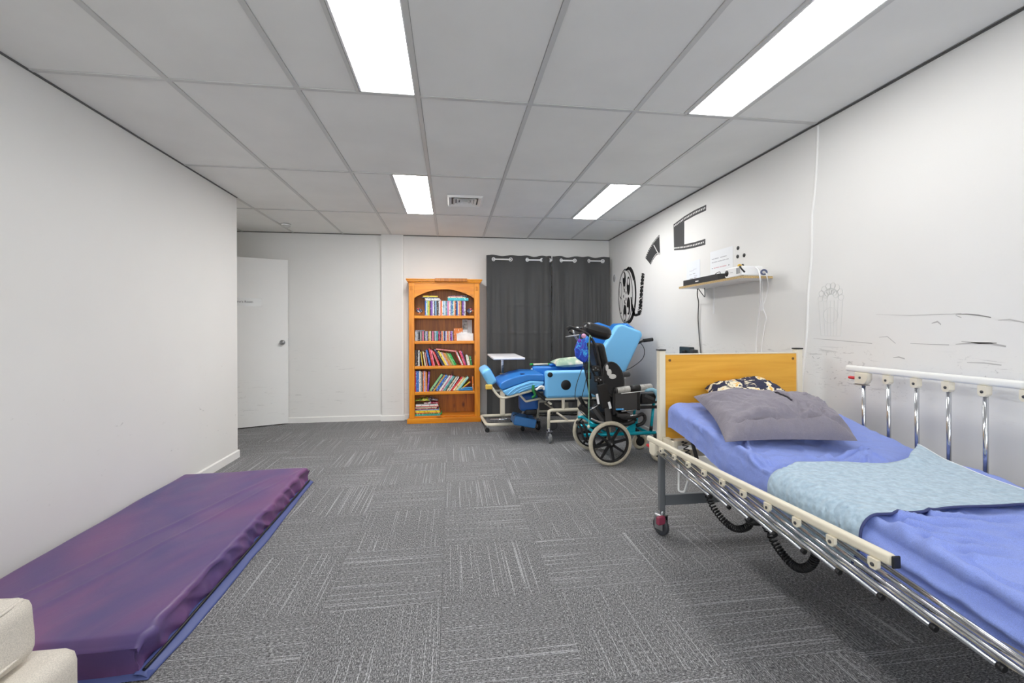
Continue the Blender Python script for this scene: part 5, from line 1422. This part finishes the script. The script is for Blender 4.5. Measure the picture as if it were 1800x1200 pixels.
# painted-over cable down the right wall
cb = MB().tube(crv([(XR - .002, 2.345, 2.39), (XR - .002, 2.352, 2.2), (XR - .002, 2.367, 2.02), (XR - .002, 2.39, 1.85), (XR - .002, 2.395, 1.62), (XR - .002, 2.42, 1.4), (XR - .002, 2.43, 1.2), (XR - .002, 2.445, 1.05), (XR - .002, 2.462, .9), (XR - .002, 2.478, .7), (XR - .002, 2.48, .4)], 8), .0075, 8)
cb.build('wall_cable', M_TRIM, None, 'wavy white painted cable running down the wall behind the bed', 'cable')

# ------------------------------------------------------------------ wall decals (thin vinyl on the right wall)
DX0, DX1 = XR - .0012, XR - .0002
def dec(polys, name, m, parent=None, label=None, lift=0):
    mb = MB()
    for p in polys: mb.prism(p, YZ, DX0 - lift, DX1 - lift)
    return mb.build(name, m, parent, label, 'wall decal' if parent is None else None)
def strip_polys(L0, L1, n, w):
    pass
# big film frame
fr_ = dec([[(4.068, 2.203), (3.866, 2.232), (3.866, 2.184), (3.868, 1.965), (3.866, 1.918), (4.059, 1.945)][::1]], 'wall_decal', M_FELT2, None, 'large dark film strip frame decal high on the wall')
dec([[(3.866, 2.232), (3.69, 2.243), (3.507, 2.241), (3.511, 2.192), (3.69, 2.193), (3.866, 2.184)]], 'top_strip', M_FELT2, fr_)
dec([[(3.868, 1.968), (3.70, 1.955), (3.523, 1.950), (3.523, 1.899), (3.70, 1.905), (3.868, 1.918)]], 'bottom_strip', M_FELT2, fr_)
holes = []
for i in range(21):
    t = (i + .5) / 21; yc = 4.06 + (3.515 - 4.06) * t
    zc = interp([(3.507, 2.217), (3.69, 2.219), (3.866, 2.209), (4.068, 2.181)], yc)
    holes.append([(yc + .0065, zc - .008), (yc - .0065, zc - .008), (yc - .0065, zc + .008), (yc + .0065, zc + .008)][::-1])
    zc = interp([(3.523, 1.925), (3.70, 1.93), (3.868, 1.943), (4.059, 1.967)], yc)
    if yc > 3.53: holes.append([(yc + .0065, zc - .007), (yc - .0065, zc - .007), (yc - .0065, zc + .007), (yc + .0065, zc + .007)][::-1])
M_HOLE = mat('bare_wall_paint', (232, 231, 228), .55)
dec(holes, 'perforations', M_HOLE, fr_, lift=.0012)
# fan-shaped piece
c0 = (4.18, 1.55)
fa = dec([[(4.367, 2.165), (4.45, 2.138), (4.526, 2.108), (4.62, 2.05), (4.705, 1.975), (4.569, 1.878), (4.51, 1.925), (4.454, 1.955), (4.40, 1.965), (4.351, 1.955)]], 'wall_decal', M_FELT2, None, 'curved two-frame film strip decal between the reel and the film frame')
hs = []
arc = [(4.372, 2.150), (4.45, 2.124), (4.522, 2.094), (4.61, 2.04), (4.69, 1.972)]
arc2 = [(4.357, 1.966), (4.40, 1.976), (4.455, 1.966), (4.512, 1.937), (4.565, 1.892)]
for A_ in (arc, arc2):
    P = crv([(a, b, 0) for a, b in A_], 4)
    for q, r_ in zip(P, P[1:]):
        m_ = (q + r_) / 2; hs.append([(m_.x + .006, m_.y - .004), (m_.x + .006, m_.y + .004), (m_.x - .006, m_.y + .004), (m_.x - .006, m_.y - .004)])
hs.append([(4.499, 2.078), (4.489, 2.083), (4.397, 1.985), (4.407, 1.980)])
dec(hs, 'perforations', M_HOLE, fa, lift=.0012)
# reel
def ell(cy, cz, a, b, n=40): return [(cy + a * math.cos(2 * pi * i / n), cz + b * math.sin(2 * pi * i / n)) for i in range(n)]
def ellring(mb, cy, cz, a, b, t, n=44, x0=DX0, x1=DX1):
    o = ell(cy, cz, a, b, n); q = ell(cy, cz, a - t * .7, b - t, n)
    for i in range(n):
        j = (i + 1) % n
        mb.prism([o[i], o[j], q[j], q[i]], YZ, x0, x1)
mb = MB(); rcy, rcz = 5.285, 1.585
ellring(mb, rcy, rcz, .232, .345, .012); ellring(mb, rcy, rcz, .215, .325, .006)
reel = mb.build('wall_decal', M_FELT, None, 'black film reel decal above the blue recliner with a trailing film strip', 'wall decal')
# rear flange: crescent to the right
outer = ell(rcy - .11, rcz + .005, .225, .352, 48); inner = ell(rcy, rcz, .236, .352, 48)
poly = [p for p in outer if p[0] < rcy + .06 and ((p[0] - rcy) / .236) ** 2 + ((p[1] - rcz) / .352) ** 2 > 1.0]
poly.sort(key=lambda p: -p[1])
inn = [p for p in inner if p[0] < rcy + .02]
inn.sort(key=lambda p: p[1])
mb = MB(); ellr = []
# black rim of the rear flange in short quads, leaving a pale band in the middle of its height
for q, r_ in zip(poly, poly[1:]):
    zc = (q[1] + r_[1]) / 2
    t = .045 if (zc > rcz + .17 or zc < rcz - .19) else .03
    def inward(p): 
        return (p[0] + t * 1.35, p[1] - (p[1] - rcz) * .08)
    mb.prism([q, inward(q), inward(r_), r_], YZ, DX0, DX1)
mb.build('rear_flange', M_FELT, reel)
mb = MB(); mw = MB()
for i, (dy, dz, a, b, typ) in enumerate(((.03, .215, .05, .095, 1), (-.10, .12, .052, .115, 1), (-.10, -.13, .052, .11, 1), (.015, -.215, .05, .105, 1), (.155, .09, .048, .105, 0), (.14, -.115, .045, .105, 0))):
    if typ:
        mb.prism(ell(rcy + dy, rcz + dz, a, b, 26), YZ, DX0, DX1)
        mw.prism(ell(rcy + dy + (.02 if i % 2 == 0 else 0), rcz + dz + (.05 if i < 2 else -.05), a * .5, b * .35, 18), YZ, DX0 - .0012, DX1 - .0012)
    else:
        ellring(mb, rcy + dy, rcz + dz, a, b, .011, 26)
for q in range(5):
    a = 2 * pi * q / 5
    mb.prism(ell(rcy + .01 + .045 * math.cos(a), rcz + .07 * math.sin(a), .012, .022, 10), YZ, DX0, DX1)
ellring(mb, rcy + .03, rcz + .13, .035, .05, .01, 18); ellring(mb, rcy + .01, rcz - .13, .035, .05, .01, 18)
mb.build('reel_holes', M_FELT, reel)
mw.build('hole_highlights', M_HOLE, reel)
# trailing strip
left = [(4.802, 1.816), (4.835, 1.70), (4.862, 1.55), (4.89, 1.42), (4.935, 1.355), (4.985, 1.345)]
right = [(4.722, 1.80), (4.75, 1.69), (4.775, 1.545), (4.795, 1.40), (4.822, 1.335), (4.96, 1.318)]
mb = MB()
for i in range(5): mb.prism([left[i], right[i], right[i + 1], left[i + 1]], YZ, DX0, DX1)
mb.prism([(4.985, 1.345), (4.96, 1.318), (5.05, 1.33), (5.07, 1.44), (5.09, 1.56), (5.12, 1.56), (5.10, 1.42), (5.06, 1.36)], YZ, DX0, DX1)
mb.build('film_strip', M_FELT, reel)
hs = []
for side, sg in ((left, -1), (right, 1)):
    P = crv([(a, b, 0) for a, b in side[:5]], 7)
    for q in P[::2]: hs.append([(q.x + sg * .005, q.y - .006), (q.x + sg * .005, q.y + .006), (q.x + sg * .016, q.y + .006), (q.x + sg * .016, q.y - .006)])
for (a, b, zz) in ((4.85, 4.765, 1.665), (4.868, 4.79, 1.52), (4.90, 4.82, 1.39)): hs.append([(a, zz - .006), (b, zz + .004), (b, zz + .012), (a, zz + .002)])
dec(hs, 'perforations', M_HOLE, reel, lift=.0012)
sk = MB().prism(ell(5.66, 1.852, .04, .055, 20), YZ, DX0, DX1).build('wall_sticker', mat('grey_print', (206, 206, 204), .6, var=(40, .6)), None, 'small grey round wall sticker by the curtain corner', 'sticker')
mb = MB(); ellring(mb, 5.66, 1.852, .05, .066, .012, 20); mb.build('sticker_border', M_PAPER, sk)
# faint outline left by a removed popcorn decal
M_GHOST = mat('ghost_outline', (220, 220, 217), .6)
mb = MB()
def stroke(pts, w=.003):
    for (a, b), (c, d) in zip(pts, pts[1:]):
        L = math.hypot(c - a, d - b) or 1; nx, ny = -(d - b) / L * w / 2, (c - a) / L * w / 2
        mb.prism([(a + nx, b + ny), (c + nx, d + ny), (c - nx, d - ny), (a - nx, b - ny)], YZ, DX0, DX1)
py0, pz0 = 2.264, 1.275
stroke([(py0 + .085, pz0 + .06), (py0 + .066, pz0 - .145), (py0 - .066, pz0 - .145), (py0 - .08, pz0 + .06)])
for t in (-.6, -.3, 0, .3, .6): stroke([(py0 + .083 * t, pz0 + .06), (py0 + .066 * t, pz0 - .145)])
e_ = ell(py0, pz0 - .025, .05, .045, 22); stroke(e_ + [e_[0]])
for i in range(15):
    a = pi * (i % 8) / 7; R_ = 1 if i < 8 else .55
    e_ = ell(py0 + .07 * R_ * math.cos(a), pz0 + .075 + .072 * R_ * math.sin(a), .018, .018, 9); stroke(e_ + [e_[0]])
mb.build('decal_residue', M_GHOST, None, 'faint popcorn tub outline left on the wall above the bed', 'wall decal')
# scraped marks on the right wall above the raised rail
M_SC = mat('scuff_grey', (184, 182, 180), .7); M_SC2 = mat('scuff_dark', (128, 126, 124), .7)
def P_wall(u, v):   # authoring helper: where a wall point seen at u,v of the 1800 frame lies on the right wall
    a = (u - 900) / 769.69; b = (v - 577.33) / 769.69
    d = Vector((a * math.cos(YAW) + math.sin(YAW), -a * math.sin(YAW) + math.cos(YAW), -b)); t = XR / d.x
    return (d.y * t, CAM_H + d.z * t)
scm = MB(); scm2 = MB()
def scuff(mb_, pts, w):
    q = [P_wall(*p) for p in pts]
    for i in range(len(q) - 1):
        w0 = w * (.3 + .7 * math.sin(pi * (i + .15) / len(q))); w1 = w * (.3 + .7 * math.sin(pi * (i + 1.15) / len(q)))
        mb_.prism([(q[i][0], q[i][1] - w0 / 2), (q[i][0], q[i][1] + w0 / 2), (q[i + 1][0], q[i + 1][1] + w1 / 2), (q[i + 1][0], q[i + 1][1] - w1 / 2)], YZ, XR - .0009, XR + .002)
scuff(scm2, [(1681, 555), (1700, 555), (1720, 557), (1742, 561)], .005)
scuff(scm, [(1680, 556), (1684, 559), (1690, 561)], .004)
scuff(scm, [(1680, 608), (1710, 606), (1740, 607), (1768, 612)], .009)
scuff(scm, [(1690, 603), (1720, 606), (1752, 606)], .006)
scuff(scm, [(1540, 555), (1600, 557), (1660, 555), (1690, 554)], .0025)
scuff(scm, [(1430, 597), (1470, 600), (1533, 606)], .004)
scuff(scm, [(1755, 566), (1775, 565), (1800, 570)], .006)
scuff(scm, [(1600, 606), (1640, 608), (1668, 609)], .004)
scuff(scm, [(1638, 571), (1648, 568), (1654, 573)], .008)
scuff(scm, [(1545, 595), (1560, 594), (1574, 606)], .004)
scuff(scm, [(1700, 640), (1730, 641), (1760, 645)], .005)
scuff(scm, [(1570, 631), (1580, 630), (1590, 633)], .007)
wr_ = bpy.data.objects['wall_right']
scm.build('scuff_marks', M_SC, wr_); scm2.build('scuff_marks', M_SC2, wr_)

# ------------------------------------------------------------------ purple crash mat
cmx0, cmx1, cmy0, cmy1, cmz = -1.950, -1.085, 1.640, 3.535, .128
def mat_fn(u, v):
    # closed section: u around from lower right edge over the top to lower left, v along the length
    r = .03; Hh = cmz - r - .012; Aq = r * pi / 2; Wd = (cmx1 - cmx0) - 2 * r; T_ = 2 * Hh + 2 * Aq + Wd
    s = u * T_; y = cmy0 + (cmy1 - cmy0) * v
    z0 = .012
    if s < Hh: p = Vector((cmx1, y, z0 + s)); n = Vector((1, 0, 0)); side = 1
    elif s < Hh + Aq:
        a = (s - Hh) / r; p = Vector((cmx1 - r + r * math.cos(a), y, cmz - r + r * math.sin(a))); n = Vector((math.cos(a), 0, math.sin(a))); side = 1 - a / (pi / 2)
    elif s < Hh + Aq + Wd: p = Vector((cmx1 - r - (s - Hh - Aq), y, cmz)); n = Vector((0, 0, 1)); side = 0
    elif s < Hh + 2 * Aq + Wd:
        a = (s - Hh - Aq - Wd) / r; p = Vector((cmx0 + r - r * math.sin(a), y, cmz - r + r * math.cos(a))); n = Vector((-math.sin(a), 0, math.cos(a))); side = 0
    else: p = Vector((cmx0, y, cmz - r - (s - Hh - 2 * Aq - Wd))); n = Vector((-1, 0, 0)); side = 0
    d = .006 * nz(p.x * 3.1, y * 2.1, 2) + .0035 * nz(p.x * 5 + y * 4, y * 3 - p.x * 6, 5)
    q = p.x * .8 + y * .42
    d += .006 * math.exp(-((p.x - (-1.55 + .34 * (y - 2.5))) / .018) ** 2) * smooth(1.7, 2.0, y) * smooth(3.4, 3.0, y) * (1 if n.z > .5 else 0)
    d += .004 * math.exp(-((p.x - (-1.40 + .30 * (y - 2.5))) / .012) ** 2) * (1 if n.z > .5 else 0)
    if side > 0:
        f = nz(y * 13, s * 5, 3)
        d += side * (.012 * f + .010 * math.sin(y * 21 + s * 30) * abs(nz(y * 2.2, 1, 9)) * 2 + .014 * (1 - 2.4 * abs(nz(y * 9 + s * 12, s * 6, 7))) - .016)
    e = min(v, 1 - v) * (cmy1 - cmy0)
    drop = .03 * (1 - smooth(0, .03, e)) if n.z > .3 else 0
    k = p + n * d; k.z -= drop
    return k
NU_, NV_ = 120, 150
mb = MB().grid(mat_fn, NU_, NV_)
w_ = NU_ + 1
mb.f.append([i for i in range(w_)]); mb.m.append(0); mb.s.append(False)
mb.f.append([NV_ * w_ + i for i in range(w_)][::-1]); mb.m.append(0); mb.s.append(False)
mb.f.append([j * w_ for j in range(NV_ + 1)] + [j * w_ + NU_ for j in range(NV_ + 1)][::-1]); mb.m.append(0); mb.s.append(False)
mb.s[:NU_ * NV_] = [True] * (NU_ * NV_)
for i, f in enumerate(mb.f): mb.f[i] = f[::-1]
cm = mb.build('crash_mat', M_PURPLE, None, 'purple nylon covered crash mat on the carpet along the left wall', 'mattress')
mb = MB()
def skirt(u, v):
    y = cmy0 - .015 + (cmy1 - cmy0 + .03) * v
    o = .028 + .03 * smooth(.85, .55, v) * smooth(0, .12, v) * .6 + .008 * nz(y * 4, 1, 1)
    return (cmx1 - .02 + (o + .02) * u, y, .022 - .018 * u ** 2 + .004 * nz(y * 6, u, 4))
mb.grid(skirt, 8, 90)
so = mb.build('base_cover', M_BASEPAD, cm, 'blue underside cover showing at the edge'); q_ = so.modifiers.new('solid', 'SOLIDIFY'); q_.thickness = .003; q_.offset = -1
MB().tube([(cmx1 + .006 + .006 * nz(y * 3, 0, 0), y, .026) for y in [cmy0 + i * (cmy1 - cmy0) / 60 for i in range(61)]], .006, 6).build('zip', M_BLACK, cm)
MB().grid(lambda u, v: (cmx0 + (cmx1 - cmx0 + .03) * u, cmy0 - .03 * v + .01, .016 - .012 * v * v + .003 * nz(u * 9, v, 2)), 60, 6).build('base_cover', M_BASEPAD, cm)

cm.rotation_euler.z = .02; cm.location.x += .022

# ------------------------------------------------------------------ cream armchair at the near left corner
ch = thing('armchair', 'cream upholstered armchair cut off at the near left corner', 'armchair', (-1.45, .8, 0))
def soft(x0, x1, y0, y1, z0, z1, r, seed, name, m=M_CREAM, amp=.006, sub=20):
    bm = bmesh.new(); bmesh.ops.create_cube(bm, size=1)
    for v_ in bm.verts:
        v_.co = ((x0 + x1) / 2 + v_.co.x * (x1 - x0), (y0 + y1) / 2 + v_.co.y * (y1 - y0), (z0 + z1) / 2 + v_.co.z * (z1 - z0))
    bmesh.ops.bevel(bm, geom=bm.edges[:], offset=r, segments=3, profile=.5, affect='EDGES', clamp_overlap=True)
    bmesh.ops.subdivide_edges(bm, edges=[e for e in bm.edges if e.calc_length() > .08], cuts=sub // 2, use_grid_fill=True)
    bm.normal_update()
    for v_ in bm.verts:
        v_.co += v_.normal * amp * (nz(v_.co.x * 7, v_.co.y * 7, v_.co.z * 7 + seed) + .4 * nz(v_.co.x * 19, v_.co.y * 19, v_.co.z * 19 + seed))
    mb = MB(); mb.from_bm(bm); mb.wn = False
    return mb.build(name, m, ch)
soft(-1.85, -.878, .35, 1.19, .06, .43, .03, 1, 'seat_base', amp=.004)
sc = soft(-1.80, -.945, .45, 1.155, .432, .578, .03, 5, 'seat_cushion', amp=.008)
MB().tube(crv([(-1.75, 1.135, .573), (-1.3, 1.14, .577), (-1.0, 1.135, .572), (-.962, 1.11, .570), (-.958, .95, .572), (-.958, .5, .572)], 8), .0045, 6).build('piping', M_CREAM, sc)
MB().tube(crv([(-1.3, 1.158, .46), (-1.0, 1.15, .462), (-.945, 1.10, .46), (-.942, .8, .46), (-.945, .5, .46)], 8), .004, 6).build('piping', M_CREAM, sc)
soft(-1.86, -1.62, .35, 1.15, .432, .80, .05, 8, 'backrest', amp=.006)
for (a, b) in ((-1.78, .42), (-.95, .42), (-1.78, 1.12), (-.95, 1.12)):
    MB().tube([(a, b, .0), (a, b, .062)], [.018, .024], 10).build('leg', mat('dark_wood', (70, 48, 34), .4), ch)
